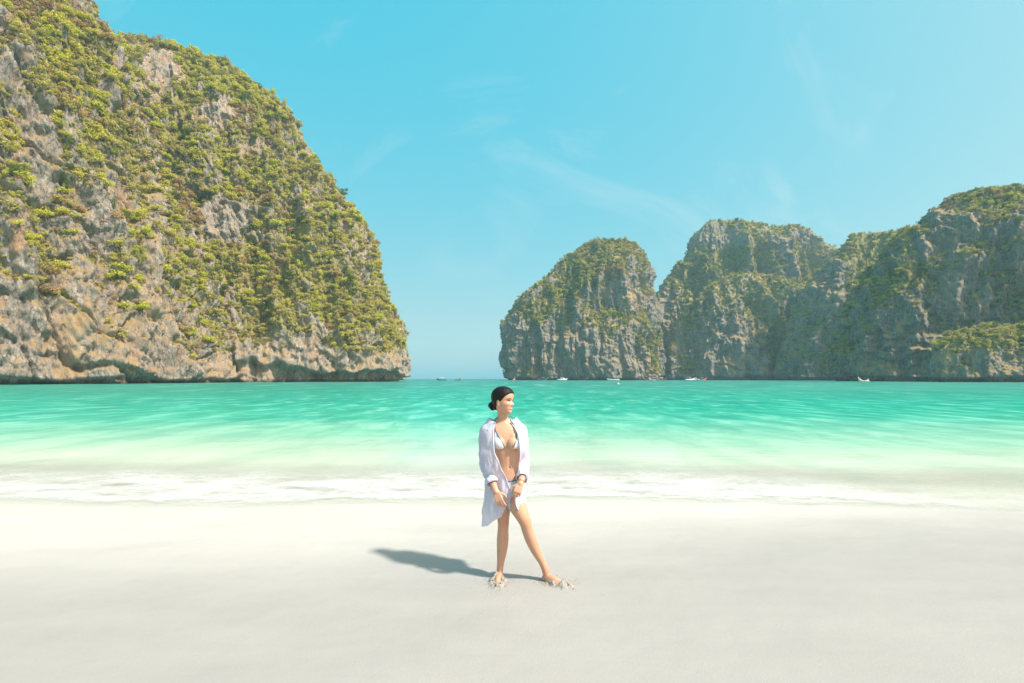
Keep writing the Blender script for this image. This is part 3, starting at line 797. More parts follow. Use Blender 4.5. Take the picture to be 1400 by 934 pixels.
B = Geo()
# torso: (column, row, half width, half depth, depth offset)
tor = [(687.5, 571, .042, .044, .020), (688, 576.5, .052, .050, .018), (688.5, 581, .100, .062, .014), (688.5, 585.5, .150, .074, .010), (689, 592, .163, .088, .006), (690, 601, .152, .097, .002),
       (691, 612, .138, .098, 0), (692.5, 623, .122, .088, 0), (694, 634, .113, .081, .002), (694.3, 644, .117, .086, .006), (694, 653, .130, .097, .012), (694, 662, .141, .105, .018),
       (694.3, 671, .143, .105, .018), (695, 680, .130, .095, .014), (695.5, 687, .095, .075, .01)]
rings = []
for (px, py, hw, hd, oy) in [tuple(k) for k in catmull(tor, 4)]:
    c = PX(px, py); ring = []
    for k in range(32):
        a = 2 * math.pi * k / 32; ca, sa = math.cos(a), math.sin(a)
        e = 0.86
        ring.append(Vector((c.x + hw * np.sign(ca) * abs(ca) ** e, oy + hd * np.sign(sa) * abs(sa) ** e, c.z)))
    rings.append(ring)
B.rings(rings)
for px in (682.3, 701.2):                     # bust
    B.ball(PX(px, 606.5, -0.072), (.058, .052, .058))
    B.ball(PX(px + (0.6 if px < 690 else -0.6), 600.5, -0.058), (.050, .036, .060))
for px in (684.5, 703): B.ball(PX(px, 673, 0.060), (.072, .078, .084))        # seat
# neck and shoulders
B.limb([(PX(687.5, 584, .020), .056), (PX(687.5, 576, .014), .045), (PX(687, 567, .010), .0425), (PX(686, 556, .012), .046)])
B.limb([(PX(688, 575, .03), .044), (PX(676, 581.5, .028), .046), (PX(666, 587.5, .022), .050)], n=14)
B.limb([(PX(688, 575, .03), .044), (PX(700, 581.5, .028), .046), (PX(710.5, 587.5, .022), .050)], n=14)
# arms down to the wrists
armR = [(PX(665, 588.5, .018), .050), (PX(663.6, 601, .024), .045), (PX(664.0, 617, .034), .039), (PX(665.6, 634, .034), .036), (PX(668, 643, .000), .037), (PX(673, 658, -.075), .032), (PX(678.3, 672.5, -.150), .0240)]
armL = [(PX(711.5, 588.5, .018), .050), (PX(713.6, 601, .026), .045), (PX(715.0, 617, .042), .039), (PX(716.0, 632, .040), .036), (PX(715.8, 640, .010), .037), (PX(714.2, 650, -.080), .031), (PX(711.6, 661.5, -.170), .0240)]
B.limb(armR); B.limb(armL)
# hands: palm slab and five curled fingers
def hand(wrist, tip_dir, palm_n, side, curl, spread=1.0, size=1.0):
    """wrist point, direction to the knuckles, palm normal (out of the palm), direction of the thumb side"""
    d = Vector(tip_dir).normalized(); s = Vector(side); s = (s - d * s.dot(d)).normalized(); n = d.cross(s)
    if n.dot(Vector(palm_n)) < 0: n = -n
    w = Vector(wrist)
    L = 0.082 * size
    for q in (-.026, -.009, .009, .026):
        B.limb([(w + s * q * .55 * size - d * .008, .0150 * size), (w + d * L * .5 + s * q * .9 * size, .0150 * size), (w + d * L + s * q * size, .0118 * size)], 3, 10)
    fl = [(.028, .076, 0.96), (.0095, .086, 1.0), (-.0095, .080, .97), (-.027, .062, .9)]
    for i, (q, ln, _) in enumerate(fl):
        base = w + d * L * (.97 - .06 * abs(i - 1)) + s * q * size
        cur = base; ang = curl[i] * .45; pts = [(base, .0102 * size)]
        for j, seg in enumerate((.45, .30, .25)):
            dd = (d * math.cos(ang) + n * math.sin(ang) + s * (q * 2.2 * spread)).normalized()
            cur = cur + dd * ln * seg * size
            pts.append((cur, (.0094, .0085, .0066)[j] * size)); ang += curl[i] * .8
        B.limb(pts, 3, 9)
    tb = w + d * .022 * size + s * .022 * size
    t1 = tb + (d * .55 + s * .75 + n * .25).normalized() * .042 * size
    t2 = t1 + (d * .85 + s * .25 + n * .40).normalized() * .030 * size
    t3 = t2 + (d * .85 - s * .05 + n * .50).normalized() * .024 * size
    B.limb([(tb, .0145 * size), (t1, .0122 * size), (t2, .0105 * size), (t3, .0078 * size)], 3, 10)
wR = PX(678.3, 672.5, -.150); hand(wR, PX(683.0, 685.5, -.180) - wR, (0.35, 1, 0), (0.9, -.25, 0.25), (0.45, .6, .7, .75), .7, 0.92)
wL = PX(711.6, 661.5, -.170); hand(wL, PX(707.2, 673.0, -.205) - wL, (-0.15, 1, -.1), (-0.95, -.1, -0.1), (1.15, 1.2, 1.2, 1.15), .6, 0.90)
# legs: the standing one and the one stepping across in front
B.limb([(PX(686.0, 668, .012), .080), (PX(686.6, 680, .006), .077), (PX(687.6, 694, -.004), .068), (PX(688.0, 706, -.014), .054), (PX(688.2, 716, -.020), .0475), (PX(687.8, 724, -.010), .0460),
        (PX(687.3, 738, .012), .0505), (PX(686.3, 753, .014), .0440), (PX(684.6, 768, .010), .0315), (PX(683.4, 779, .010), .0275), (PX(683.0, 786, .014), .030)], 5, 18)
B.limb([(PX(700.2, 668, -.006), .084), (PX(703.4, 680, -.045), .081), (PX(708.8, 694, -.085), .0715), (PX(714.3, 706, -.115), .0570), (PX(718.6, 715, -.125), .0500), (PX(720.8, 724, -.115), .0465),
        (PX(726.2, 738, -.085), .0490), (PX(733.0, 753, -.066), .0420), (PX(740.5, 767, -.055), .0320), (PX(744.6, 776.5, -.050), .0300), (PX(746.8, 784, -.048), .031)], 5, 18)
B.ball(PX(688.6, 714, -.044), (.028, .020, .036)); B.ball(PX(719.4, 714.5, -.150), (.028, .020, .036))      # kneecaps
B.ball(PX(686.6, 737, .034), (.034, .036, .070)); B.ball(PX(724.2, 736, -.058), (.034, .036, .070))              # calves
# feet with five toes each
def foot(heel, direc, size=1.0):
    h = Vector(heel); d = Vector((direc[0], direc[1], 0)).normalized(); s = Vector((d.y, -d.x, 0))
    up = Vector((0, 0, 1))
    B.limb([(h + up * .022, .026), (h + d * .05 + up * .034, .031), (h + d * .10 + up * .032, .030), (h + d * .15 + up * .020, .022), (h + d * .175 + up * .014, .016)], 4, 12)
    B.limb([(h + d * .05 + s * .012 + up * .024, .024), (h + d * .12 + s * .020 + up * .018, .020), (h + d * .165 + s * .024 + up * .013, .014)], 4, 10)
    B.limb([(h + d * .05 - s * .012 + up * .024, .024), (h + d * .12 - s * .020 + up * .018, .020), (h + d * .172 - s * .022 + up * .013, .015)], 4, 10)
    for i, (q, ln, r) in enumerate(((-.030, .226, .0115), (-.012, .222, .0088), (.003, .214, .0084), (.017, .204, .0080), (.030, .192, .0076))):
        B.limb([(h + d * (ln - .055) + s * q + up * .014, r), (h + d * (ln - .02) + s * q + up * .015, r), (h + d * ln + s * q + up * .010, r * .85)], 3, 8)
hA = PX(683.2, 786.5, .03); hA.z = -0.012; foot(hA, (-0.10, -1))
hB = PX(744.5, 786.0, -.045); hB.z = -0.008; foot(hB, (0.80, -0.60))
# head: surveyed outline in her own frame, then turned to her left
HC = PX(687.2, 566.6, -.012)                       # under the chin
HH = 0.226
zk = np.array([0, .03, .07, .12, .17, .22, .28, .34, .40, .46, .52, .58, .66, .74, .82, .89, .945, .98, 1.0])
fr = np.array([.046, .066, .079, .083, .078, .083, .080, .083, .083, .079, .077, .084, .087, .085, .077, .063, .045, .026, .002])
bk = np.array([.004, .006, .012, .022, .036, .052, .064, .074, .083, .090, .095, .098, .099, .096, .088, .073, .054, .032, .002])
hwid = np.array([  .013, .021, .031, .040, .0465, .052, .0575, .062, .065, .0665, .068, .070, .0715, .0705, .065, .054, .040, .024, .002])
HROT = Matrix.Rotation(math.radians(62), 3, 'Z') @ Matrix.Rotation(math.radians(3), 3, 'Y') @ Matrix.Rotation(math.radians(1), 3, 'X')
def g2(x, z, cx, cz, sx, sz): return math.exp(-((x - cx) / sx) ** 2 - ((z - cz) / sz) ** 2)
def head_point(th, zn, off=0.0, face=True):
    """th = 0 straight ahead (-Y), positive to +X"""
    f_, b_, w_ = np.interp(zn, zk, fr), np.interp(zn, zk, bk), np.interp(zn, zk, hwid)
    s, c = math.sin(th), math.cos(th)
    e = 0.88
    x = w_ * np.sign(s) * abs(s) ** e
    y = -(f_ if c > 0 else b_) * np.sign(c) * abs(c) ** (e if c > 0 else 1.0)
    if face and c > 0:
        dpt = 0.0
        nose = 0.0
        if zn < .54: nose = .0235 * math.exp(-(x / (.0115 - .004 * max(0, (zn - .36) / .18))) ** 2) * (np.interp(zn, [.30, .335, .37, .41, .50, .56], [0, .35, 1.0, .86, .30, 0]))
        dpt += nose
        dpt += .006 * (g2(x, zn, .013, .355, .007, .022) + g2(x, zn, -.013, .355, .007, .022))          # wings of the nose
        dpt -= .0085 * (g2(x, zn, .031, .505, .014, .035) + g2(x, zn, -.031, .505, .014, .035))         # eye sockets
        dpt += .0035 * (g2(x, zn, .031, .500, .011, .018) + g2(x, zn, -.031, .500, .011, .018))         # lids
        dpt += .005 * (g2(x, zn, .030, .575, .020, .022) + g2(x, zn, -.030, .575, .020, .022))          # brows
        dpt += .006 * (g2(x, zn, .042, .385, .016, .07) + g2(x, zn, -.042, .385, .016, .07))            # cheeks
        dpt += .0050 * g2(x, zn, 0, .262, .020, .018) + .0055 * g2(x, zn, 0, .205, .017, .018) - .0035 * g2(x, zn, 0, .234, .024, .010)   # lips
        dpt -= .003 * g2(x, zn, 0, .165, .016, .02)
        y -= dpt
    if off:
        r = math.hypot(x, y) + 1e-6
        x, y = x * (1 + off / r), y * (1 + off / r)
    z = zn * HH + (off * max(0, (zn - .75) / .25) if off else 0)
    return Vector((x, y, z))
def to_body(v): return HC + HROT @ v
rings = []
for zn in np.linspace(0.0, 1.0, 74):
    rings.append([to_body(head_point(2 * math.pi * k / 88, zn)) for k in range(88)])
B.rings(rings)
for sd in (1, -1):                                    # ears
    c = Vector((sd * .071, .012, .445 * HH))
    R_ = HROT @ Matrix.Rotation(math.radians(18 * sd), 3, 'Z')
    B.ball(to_body(c), (.0055, .016, .028), 12, 8, R_)
    B.ball(to_body(c + Vector((0, -.004, -.024))), (.0055, .009, .011), 10, 6, R_)
B.limb([(to_body(Vector((0, .014, .07))), .043), (PX(686.6, 566, .012), .0415), (PX(687.2, 574, .014), .043)], 4, 18)
# one closed skin
raw = mesh_obj('body', B.V, B.F)
rm = raw.modifiers.new('r', 'REMESH'); rm.mode = 'VOXEL'; rm.voxel_size = 0.0036; rm.use_smooth_shade = True
sm_ = raw.modifiers.new('s', 'SMOOTH'); sm_.factor = 0.5; sm_.iterations = 4
dg = bpy.context.evaluated_depsgraph_get()
body_me = bpy.data.meshes.new_from_object(raw.evaluated_get(dg))
body_me.name = 'body'
bpy.data.objects.remove(raw)
nv = len(body_me.vertices)
co = np.empty(nv * 3, np.float32); body_me.vertices.foreach_get('co', co); co = co.reshape(-1, 3).astype(float)
nr_ = np.empty(nv * 3, np.float32); body_me.vertices.foreach_get('normal', nr_); nr_ = nr_.reshape(-1, 3)
# skin colour: warmer at knees, cheeks, knuckles, feet; rose lips
base = np.array([.575, .335, .22]); blush = np.array([.56, .225, .135]); lipc = np.array([.42, .075, .07])
col = np.tile(base, (nv, 1))
def blend(c, w): 
    global col
    col = col * (1 - w[:, None]) + np.array(c) * w[:, None]
def near_(p, r): return np.exp(-(((co - np.array(p)) / np.array(r)) ** 2).sum(1))
for p_, r_ in ((PX(688.4, 714, -.06), (.04, .05, .05)), (PX(720, 714, -.17), (.04, .05, .05)), (PX(746, 784, -.06), (.07, .08, .05)), (PX(683, 784, 0), (.06, .08, .04)),
               (PX(686, 691, -.17), (.03, .06, .04)), (PX(706, 676, -.19), (.035, .06, .035))): blend(blush, .55 * near_(p_, r_))
hv = (co - np.array(HC)) @ np.array(HROT)               # into the head's frame
zn_ = hv[:, 2] / HH
front = hv[:, 1] < -.055
lip = front * np.exp(-((hv[:, 0]) / .021) ** 4) * (np.exp(-((zn_ - .258) / .020) ** 4) + np.exp(-((zn_ - .208) / .021) ** 4))
blend(lipc, np.clip(lip, 0, 1) * .85)
for s_ in (1, -1): blend(blush, .35 * front * np.exp(-((hv[:, 0] - s_ * .045) / .02) ** 2 - ((zn_ - .37) / .09) ** 2))
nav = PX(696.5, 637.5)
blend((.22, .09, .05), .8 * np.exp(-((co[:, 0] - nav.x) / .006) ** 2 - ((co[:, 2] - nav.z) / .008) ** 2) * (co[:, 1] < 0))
dn = np.exp(-((co[:, 0] - nav.x) / .008) ** 2 - ((co[:, 2] - nav.z) / .010) ** 2) * (co[:, 1] < 0)
co[:, 1] += dn * .009
mid_line = np.exp(-((co[:, 0] - nav.x) / .010) ** 2) * sstep(nav.z - .01, nav.z + .02, co[:, 2]) * (1 - sstep(nav.z + .10, nav.z + .14, co[:, 2])) * (co[:, 1] < 0)
co[:, 1] += mid_line * .004
body_me.vertices.foreach_set('co', co.astype(np.float32).ravel())
set_attr(body_me, 'skin_colour', np.concatenate([col, np.ones((nv, 1))], 1), 'FLOAT_COLOR')
body_me.polygons.foreach_set('use_smooth', np.ones(len(body_me.polygons), bool))
t = NT('skin')
n1_ = t.noise(t.obj(), 60, 4, .6); n2_ = t.noise(t.obj(), 420, 2)
sc_ = t.mix(t.mapr(n1_, .3, .7, 0, .35), t.attr('skin_colour', 'Color'), (.50, .22, .13))
skin_m = t.end(t.bsdf(sc_, .42, .42, t.bump(t.math('ADD', n1_, n2_), .12, .002), **{'Subsurface Weight': .12, 'Subsurface Scale': .01, 'Subsurface Radius': (1.0, .35, .2)}))
body_me.materials.clear(); body_me.materials.append(skin_m)
body = link(bpy.data.objects.new('body', body_me), PERSON)
body_me.update()
bvh = BVHTree.FromObject(body, bpy.context.evaluated_depsgraph_get())
def cast(px, py, off=0.003, beyond=-9.0):
    """point of the body seen at that place of the picture, lifted off the skin"""
    o = Vector((0, -PD, CAMZ)); d = (PX(px, py) - o).normalized()
    h = bvh.ray_cast(o, d)
    while h[0] is not None and (h[0].y < beyond or h[1].dot(d) > 0): h = bvh.ray_cast(h[0] + d * .002, d)
    if h[0] is None: return None
    return h[0] + (h[1] if h[1].dot(d) < 0 else -h[1]) * off

# face details
M_eye = plain_mat('eye_white', (.62, .60, .57), .25, .5)
M_iris = plain_mat('iris', (.02, .012, .008), .2, .5)
M_lash = plain_mat('lash', (.012, .009, .008), .6, .2)
M_tooth = plain_mat('teeth', (.72, .70, .66), .3, .5)
def face_at(x, zn, out=0.0):
    """point on the finished face at (x, height), moved out along the head's forward direction"""
    o = to_body(Vector((x, -.25, zn * HH))); d = HROT @ Vector((0, 1, 0))
    h = bvh.ray_cast(o, d)
    return (h[0] if h[0] is not None else to_body(head_point(0, zn))) - d * out
for s_ in (1, -1):
    gE = Geo(); gE.ball(face_at(s_ * .031, .503, -.0085), (.0135, .0105, .0075), 14, 10, HROT); eye = gE.obj('eye', M_eye, body)
    gI = Geo(); gI.ball(face_at(s_ * .031 + .002, .503, .0005), (.0056, .003, .0060), 12, 8, HROT); gI.obj('iris', M_iris, body)
    gL = Geo(); gL.limb([(face_at(s_ * (.031 + q), zz, .0022), rr) for q, zz, rr in ((-.015, .500, .0010), (-.008, .526, .0020), (.0, .534, .0022), (.008, .528, .0022), (.0165, .508, .0014))], 3, 6); gL.obj('eyelash', M_lash, body)
    gB = Geo(); gB.limb([(face_at(s_ * (.030 + q), zz, .0012), rr) for q, zz, rr in ((-.017, .582, .0018), (-.006, .594, .0028), (.008, .598, .0024), (.022, .575, .0012))], 3, 6); gB.obj('eyebrow', M_lash, body)
gT = Geo(); gT.limb([(face_at(q, .236 + abs(q) * 1.1, -.0008), rr) for q, rr in ((-.016, .0012), (-.009, .0028), (0, .0034), (.009, .0028), (.016, .0012))], 4, 8); gT.obj('teeth', M_tooth, body)
# ear ring
M_gold = plain_mat('gold', (.75, .52, .20), .25, .5, Metallic=1.0)

# hair: sleek cap combed back from the parting to a low bun
t = NT('black_hair')
st = t.noise(t.map(t.obj(), (90, 90, 420)), 1.0, 4, .6, 1.0)
hair_m = t.end(t.bsdf(t.mix(t.mapr(st, .35, .7), (.006, .005, .0045), (.016, .012, .010)), .48, .22, t.bump(st, .7, .003)))
gH = Geo(); cols = 96; rows = 44
def hairline(th):
    a = abs(((th + math.pi) % (2 * math.pi)) - math.pi)
    return np.interp(a, [0, .35, .75, 1.05, 1.25, 1.45, 1.7, 2.0, 2.5, 3.15], [.785, .775, .725, .655, .56, .47, .46, .30, .20, .16])
rings = []
for j in range(rows):
    ring = []
    for k in range(cols):
        th = 2 * math.pi * k / cols
        h0 = hairline(th); u = j / (rows - 1)
        zn = h0 + (0.999 - h0) * (1 - (1 - u) ** 1.4)
        lift = .0125 * min(1, (u / .16)) ** .7 * (1 + .10 * math.sin(th * 17 + 3 * u) * .35)
        ring.append(to_body(head_point(th, zn, lift - .002, face=False)))
    rings.append(ring)
gH.rings(rings)
hair = gH.obj('hair', hair_m, PERSON)
nape = Vector((0.010, .098, .30 * HH))
gN = Geo()
gN.ball(to_body(nape + Vector((0, -.024, .008))), (.044, .040, .044), 20, 14, HROT)
for i in range(9):                                  # twisted coils of the bun
    a0 = i / 9 * 2 * math.pi
    kk = []
    for j in range(6):
        a = a0 + j * .34; rr = .030 - .0035 * j
        kk.append((to_body(nape + Vector((rr * math.cos(a), .006 + .006 * j, rr * math.sin(a)))), .0135 - .0008 * j))
    gN.limb(kk, 3, 8)
gN.obj('bun', hair_m, hair)

# ---- clothes cut from the skin
from mathutils.geometry import intersect_point_tri_2d
def screen(v): return 700 + v[0] / (PD + v[1]) * F, HOR - (v[2] - CAMZ) / (PD + v[1]) * F
sx_, sy_ = 700 + co[:, 0] / (PD + co[:, 1]) * F, HOR - (co[:, 2] - CAMZ) / (PD + co[:, 1]) * F
nr2 = np.empty(nv * 3, np.float32); body_me.vertices.foreach_get('normal', nr2); nr2 = nr2.reshape(-1, 3)
loops = np.empty(len(body_me.loops), np.int32); body_me.loops.foreach_get('vertex_index', loops)
ls = np.empty(len(body_me.polygons), np.int32); body_me.polygons.foreach_get('loop_start', ls)
lt = np.empty(len(body_me.polygons), np.int32); body_me.polygons.foreach_get('loop_total', lt)
def garment(name, mask, off, mat, parent, thick=.0025):
    sel = [tuple(loops[a:a + b]) for a, b in zip(ls, lt) if mask[loops[a:a + b]].all()]
    used = sorted({i for f in sel for i in f}); rem = {i: k for k, i in enumerate(used)}
    V = [co[i] + nr2[i] * off for i in used]
    o = mesh_obj(name, V, [tuple(rem[i] for i in f) for f in sel], mat, parent)
    md = o.modifiers.new('smooth', 'SMOOTH'); md.factor = .5; md.iterations = 5
    md = o.modifiers.new('thick', 'SOLIDIFY'); md.thickness = thick; md.offset = -1
    return o
def in_poly(x, y, poly):
    c = np.zeros(len(x), bool); j = len(poly) - 1
    for i in range(len(poly)):
        xi, yi = poly[i]; xj, yj = poly[j]
        c ^= ((yi > y) != (yj > y)) & (x < (xj - xi) * (y - yi) / (yj - yi + 1e-9) + xi); j = i
    return c
def cloth_mat(name, colr_, sheer, trans, wv=900):
    t = NT(name)
    n_ = t.noise(t.obj(), 9, 4, .6); wv_ = t.noise(t.obj(), wv, 2)
    c = t.mix(t.mapr(n_, .3, .7), tuple(x * .94 for x in colr_), colr_)
    d = t.bsdf(c, .8, .15, t.bump(t.math('ADD', wv_, t.math('MULTIPLY', n_, 2)), .25, .002))
    l = t.n('ShaderNodeBsdfTranslucent', {'Color': (*[x for x in colr_], 1)}).outputs[0]
    m1 = t.n('ShaderNodeMixShader', {0: trans, 1: d, 2: l}).outputs[0]
    m2 = t.n('ShaderNodeMixShader', {0: sheer, 1: m1, 2: t.n('ShaderNodeBsdfTransparent').outputs[0]}).outputs[0]
    return t.end(m2 if sheer > 0 else m1)
M_bik = cloth_mat('bikini_cloth', (.66, .66, .72), 0, .05)
M_blue = cloth_mat('blue_trim', (.05, .20, .30), 0, .05)
M_shirt = cloth_mat('sheer_white_cotton', (.84, .82, .91), .27, .42)
M_cuff = cloth_mat('doubled_cotton', (.76, .77, .88), .04, .30)
torso_ = (co[:, 1] < .2) & (np.abs(co[:, 0] + .03) < .30)
front_ = nr2[:, 1] < .35
cupL = [(677.6, 588), (679.2, 592), (683.5, 600.5), (690.6, 611.5), (689.5, 613.2), (682, 614), (674.2, 613.2), (672.8, 607), (674.2, 598)]
cupR = [(705.8, 586.5), (706.6, 594), (705.6, 602), (701.6, 611.5), (702.6, 613.2), (708, 613.6), (713.0, 612), (713.6, 606), (711, 597)]
top = empty('bikini_top'); top.parent = PERSON
arm_d = np.minimum(np.abs(co[:, 0] - PX(664, 610).x), np.abs(co[:, 0] - PX(714, 610).x))
chest = front_ & (co[:, 1] < .0)
garment('cup', chest & in_poly(sx_, sy_, cupL), .0035, M_bik, top); garment('cup', chest & in_poly(sx_, sy_, cupR), .0035, M_bik, top)
def strap(name, pts, r, mat, parent, off=.0035, beyond=-9.0):
    ks = []
    for p in pts:
        q = cast(p[0], p[1], off, beyond) if len(p) == 2 else Vector(p)
        if q is not None: ks.append((q, r))
    g = Geo(); g.limb(ks, 4, 8); return g.obj(name, mat, parent)
strap('strap', [(PX(680.5, 570, .052)), (PX(677.2, 573, .022)), (676.9, 577), (676.8, 582), (677.4, 588), (679.4, 592.5), (683.8, 600.8), (687.2, 606.5), (690.4, 611.6)], .0034, M_blue, top)
strap('strap', [(PX(693.5, 568, .048)), (PX(697.0, 572.5, .012)), (699.0, 576.5), (702.6, 582), (705.2, 587), (706.4, 593), (705.9, 600), (704.2, 606.5), (701.6, 611.8)], .0034, M_blue, top)
strap('neck_tie', [PX(697, 569.5, .05), PX(699.2, 570.3, .045), PX(700.8, 572.6, .04)], .0034, M_blue, top)
strap('band', [(674.5, 613), (679, 613.8), (684.5, 613.9), (690.2, 612.6), (695.8, 611.8), (702.2, 612.4), (707, 613.4), (712, 612.4)], .0028, M_gold, top)
hem = np.interp(sx_, [676, 690, 697, 704, 716], [653.5, 657.3, 658.2, 657.0, 651.5])
cut = np.abs(sx_ - 696.2)
leg_line = np.interp(cut, [0, 4, 8, 12, 17, 22, 27], [700, 690, 682, 675, 668, 662, 655])
back_line = np.interp(cut, [0, 5, 12, 20, 27], [700, 690, 685, 676, 660])
hand_far = co[:, 1] > -.122
bmask = (sy_ > hem) & np.where(nr2[:, 1] < .1, sy_ < leg_line, sy_ < back_line) & hand_far & (np.abs(co[:, 0] - PX(696, 665).x) < .19)
# keep to the trunk: leave out the forearms and hands
def seg_far(a, b, r):
    a, b = np.array(a), np.array(b); ab = b - a
    u_ = np.clip(((co - a) @ ab) / (ab @ ab), 0, 1)
    return np.linalg.norm(co - (a + u_[:, None] * ab), axis=1) > r
for ar in (armR, armL):
    for (a, _), (b, _) in zip(ar[:-1], ar[1:]): bmask &= seg_far(a, b, .052)
bottom = garment('bikini_bottom', bmask, .0035, M_bik, PERSON)
strap('waistband', [(680, 655.0), (685, 656.2), (690, 657.3), (697, 658.2), (704, 657.0), (708.5, 655)], .0042, M_blue, bottom, .0035, -.125)

# ---- open shirt: one wrap from the one front edge round the back to the other
def shirt_ring(py, cxp, hw, hd, oy): return (py, cxp, hw, hd, oy)
prof = [  # row, centre column, half width, half depth, depth offset
    (577.5, 687.5, .070, .066, .026), (580.5, 688, .112, .076, .020), (585, 688.5, .168, .094, .012), (592, 689, .186, .118, .004), (602, 689.5, .188, .140, -.004), (614, 689.5, .184, .142, -.004),
    (630, 689.5, .170, .126, .000), (648, 689, .162, .116, .008), (664, 688.5, .158, .118, .014), (682, 687.8, .156, .126, .018), (700, 686.6, .158, .130, .022), (721, 685.5, .161, .132, .026)]
edgeL = [(577.5, 678.5), (582, 677.0), (590, 676.6), (600, 676.8), (616, 679.0), (630, 684.0), (646, 690.3), (658, 694.6), (668, 698.2), (674, 698.0), (684, 693.5), (694, 689.0), (708, 683.5), (722, 681)]
edgeR = [(577.5, 696.5), (582, 701.0), (590, 705.6), (600, 708.0), (616, 709.0), (630, 708.2), (646, 706.8), (658, 704.5), (668, 703.2), (676, 702.8), (684, 705.5), (694, 709.5), (722, 711)]
ROWS, COLS = 90, 120
prof_f = catmull(prof, 10)
pr = np.array(prof_f)
rs = np.linspace(577.5, 721, ROWS)
cen = np.interp(rs, pr[:, 0], pr[:, 1]); hws = np.interp(rs, pr[:, 0], pr[:, 2]); hds = np.interp(rs, pr[:, 0], pr[:, 3]); oys = np.interp(rs, pr[:, 0], pr[:, 4])
eL = np.interp(rs, *zip(*edgeL)); eR = np.interp(rs, *zip(*edgeR))
SV = np.zeros((ROWS, COLS, 3)); keep = np.ones((ROWS, COLS), bool)
def wrap_angle(py, u):
    """angle round the body (0 = to the camera, + to the picture's right) at a share u of the way from the one edge to the other"""
    cx_, hw_, hd_ = np.interp(py, pr[:, 0], pr[:, 1]), np.interp(py, pr[:, 0], pr[:, 2]), np.interp(py, pr[:, 0], pr[:, 3])
    cxm = (cx_ - 700) / F * PD
    def ang_of(col_): return math.asin(max(-.98, min(.98, ((col_ - 700) / F * (PD - hd_ * .8) - cxm) / hw_)))
    a0, a1 = ang_of(np.interp(py, *zip(*edgeL))), ang_of(np.interp(py, *zip(*edgeR)))
    return a0 - u * (2 * math.pi - (a1 - a0)), cxm, hw_, hd_
RW = np.zeros((ROWS, COLS))
for j in range(COLS):
    u = j / (COLS - 1)
    ab = wrap_angle(700, u)[0]
    low = np.interp(ab, [-2 * math.pi, -1.75 * math.pi, -1.5 * math.pi, -math.pi, -.62 * math.pi, -.42 * math.pi, -.22 * math.pi, 0, .3], [696, 695, 690, 700, 712, 721, 716, 702, 692])
    for i in range(ROWS):
        py = 577.5 + (low - 577.5) * i / (ROWS - 1)
        a, cxm, hw_, hd_ = wrap_angle(py, u)
        s_, c_ = math.sin(a), math.cos(a); e = .92
        SV[i, j] = (cxm + hw_ * np.sign(s_) * abs(s_) ** e, np.interp(py, pr[:, 0], pr[:, 4]) - hd_ * np.sign(c_) * abs(c_) ** e, CAMZ - (py - HOR) / F * PD)
        RW[i, j] = py
        SV[i, j, 1] -= .075 * float(sstep(650, 672, py)) * float(sstep(.05, .6, s_)) * max(0.0, c_ + .25)
fold = fbm(SV * np.array([16, 16, 4.5]), 71, 3, .5); fold2 = perlin(SV * np.array([34, 34, 9]) + 5 * fold[..., None] * .1, 75)
amt = sstep(583, 640, RW)
ctr = SV.copy(); ctr[..., 0] -= (np.interp(RW, pr[:, 0], pr[:, 1]) - 700) / F * PD; ctr[..., 2] = 0
rad = ctr / (np.linalg.norm(ctr, axis=-1, keepdims=True) + 1e-6)
SV += rad * ((.021 * fold + .010 * fold2) * (.25 + .9 * amt))[..., None]
# never inside the body
for i in range(ROWS):
    for j in range(COLS):
        p_ = Vector(SV[i, j]); q, n_, _, dist_ = bvh.find_nearest(p_)
        if q is not None and ((p_ - q).dot(n_) < .008) and dist_ < .06: 
            SV[i, j] = q + n_ * .009
SV[..., 2] = np.where(True, SV[..., 2], 0)
quads = []
for i in range(ROWS - 1):
    for j in range(COLS - 1):
        if keep[i, j] and keep[i + 1, j] and keep[i, j + 1] and keep[i + 1, j + 1]:
            quads.append((i * COLS + j, i * COLS + j + 1, (i + 1) * COLS + j + 1, (i + 1) * COLS + j))
used = sorted({q for f in quads for q in f}); rem = {q: k for k, q in enumerate(used)}
flat = SV.reshape(-1, 3)
shirt = mesh_obj('shirt', [flat[q] for q in used], [tuple(rem[q] for q in f) for f in quads], M_shirt, PERSON)
md = shirt.modifiers.new('smooth', 'SMOOTH'); md.factor = .5; md.iterations = 4
md = shirt.modifiers.new('sub', 'SUBSURF'); md.levels = 1; md.render_levels = 1
md = shirt.modifiers.new('thick', 'SOLIDIFY'); md.thickness = .0012; md.offset = 1
# button band along the front edge and a fold-over collar
def edge_strip(name, colidx, width, i0, i1, mat):
    V, Fc = [], []
    step = 1 if colidx == 0 else -1
    n_ = 0
    for i in range(i0, i1):
        if not keep[i, colidx]: break
        for k in range(width):
            p_ = SV[i, colidx + step * k] + rad[i, colidx + step * k] * .0035
            V.append(p_)
        n_ += 1
    for i in range(n_ - 1):
        for k in range(width - 1): Fc.append((i * width + k, i * width + k + 1, (i + 1) * width + k + 1, (i + 1) * width + k))
    o = mesh_obj(name, V, Fc, mat, shirt)
    md = o.modifiers.new('smooth', 'SMOOTH'); md.factor = .5; md.iterations = 4
    md = o.modifiers.new('thick', 'SOLIDIFY'); md.thickness = .003
edge_strip('button_band', 0, 3, 3, ROWS, M_cuff); edge_strip('button_band', COLS - 1, 3, 3, ROWS, M_cuff)
V, Fc = [], []
NCOL = 60
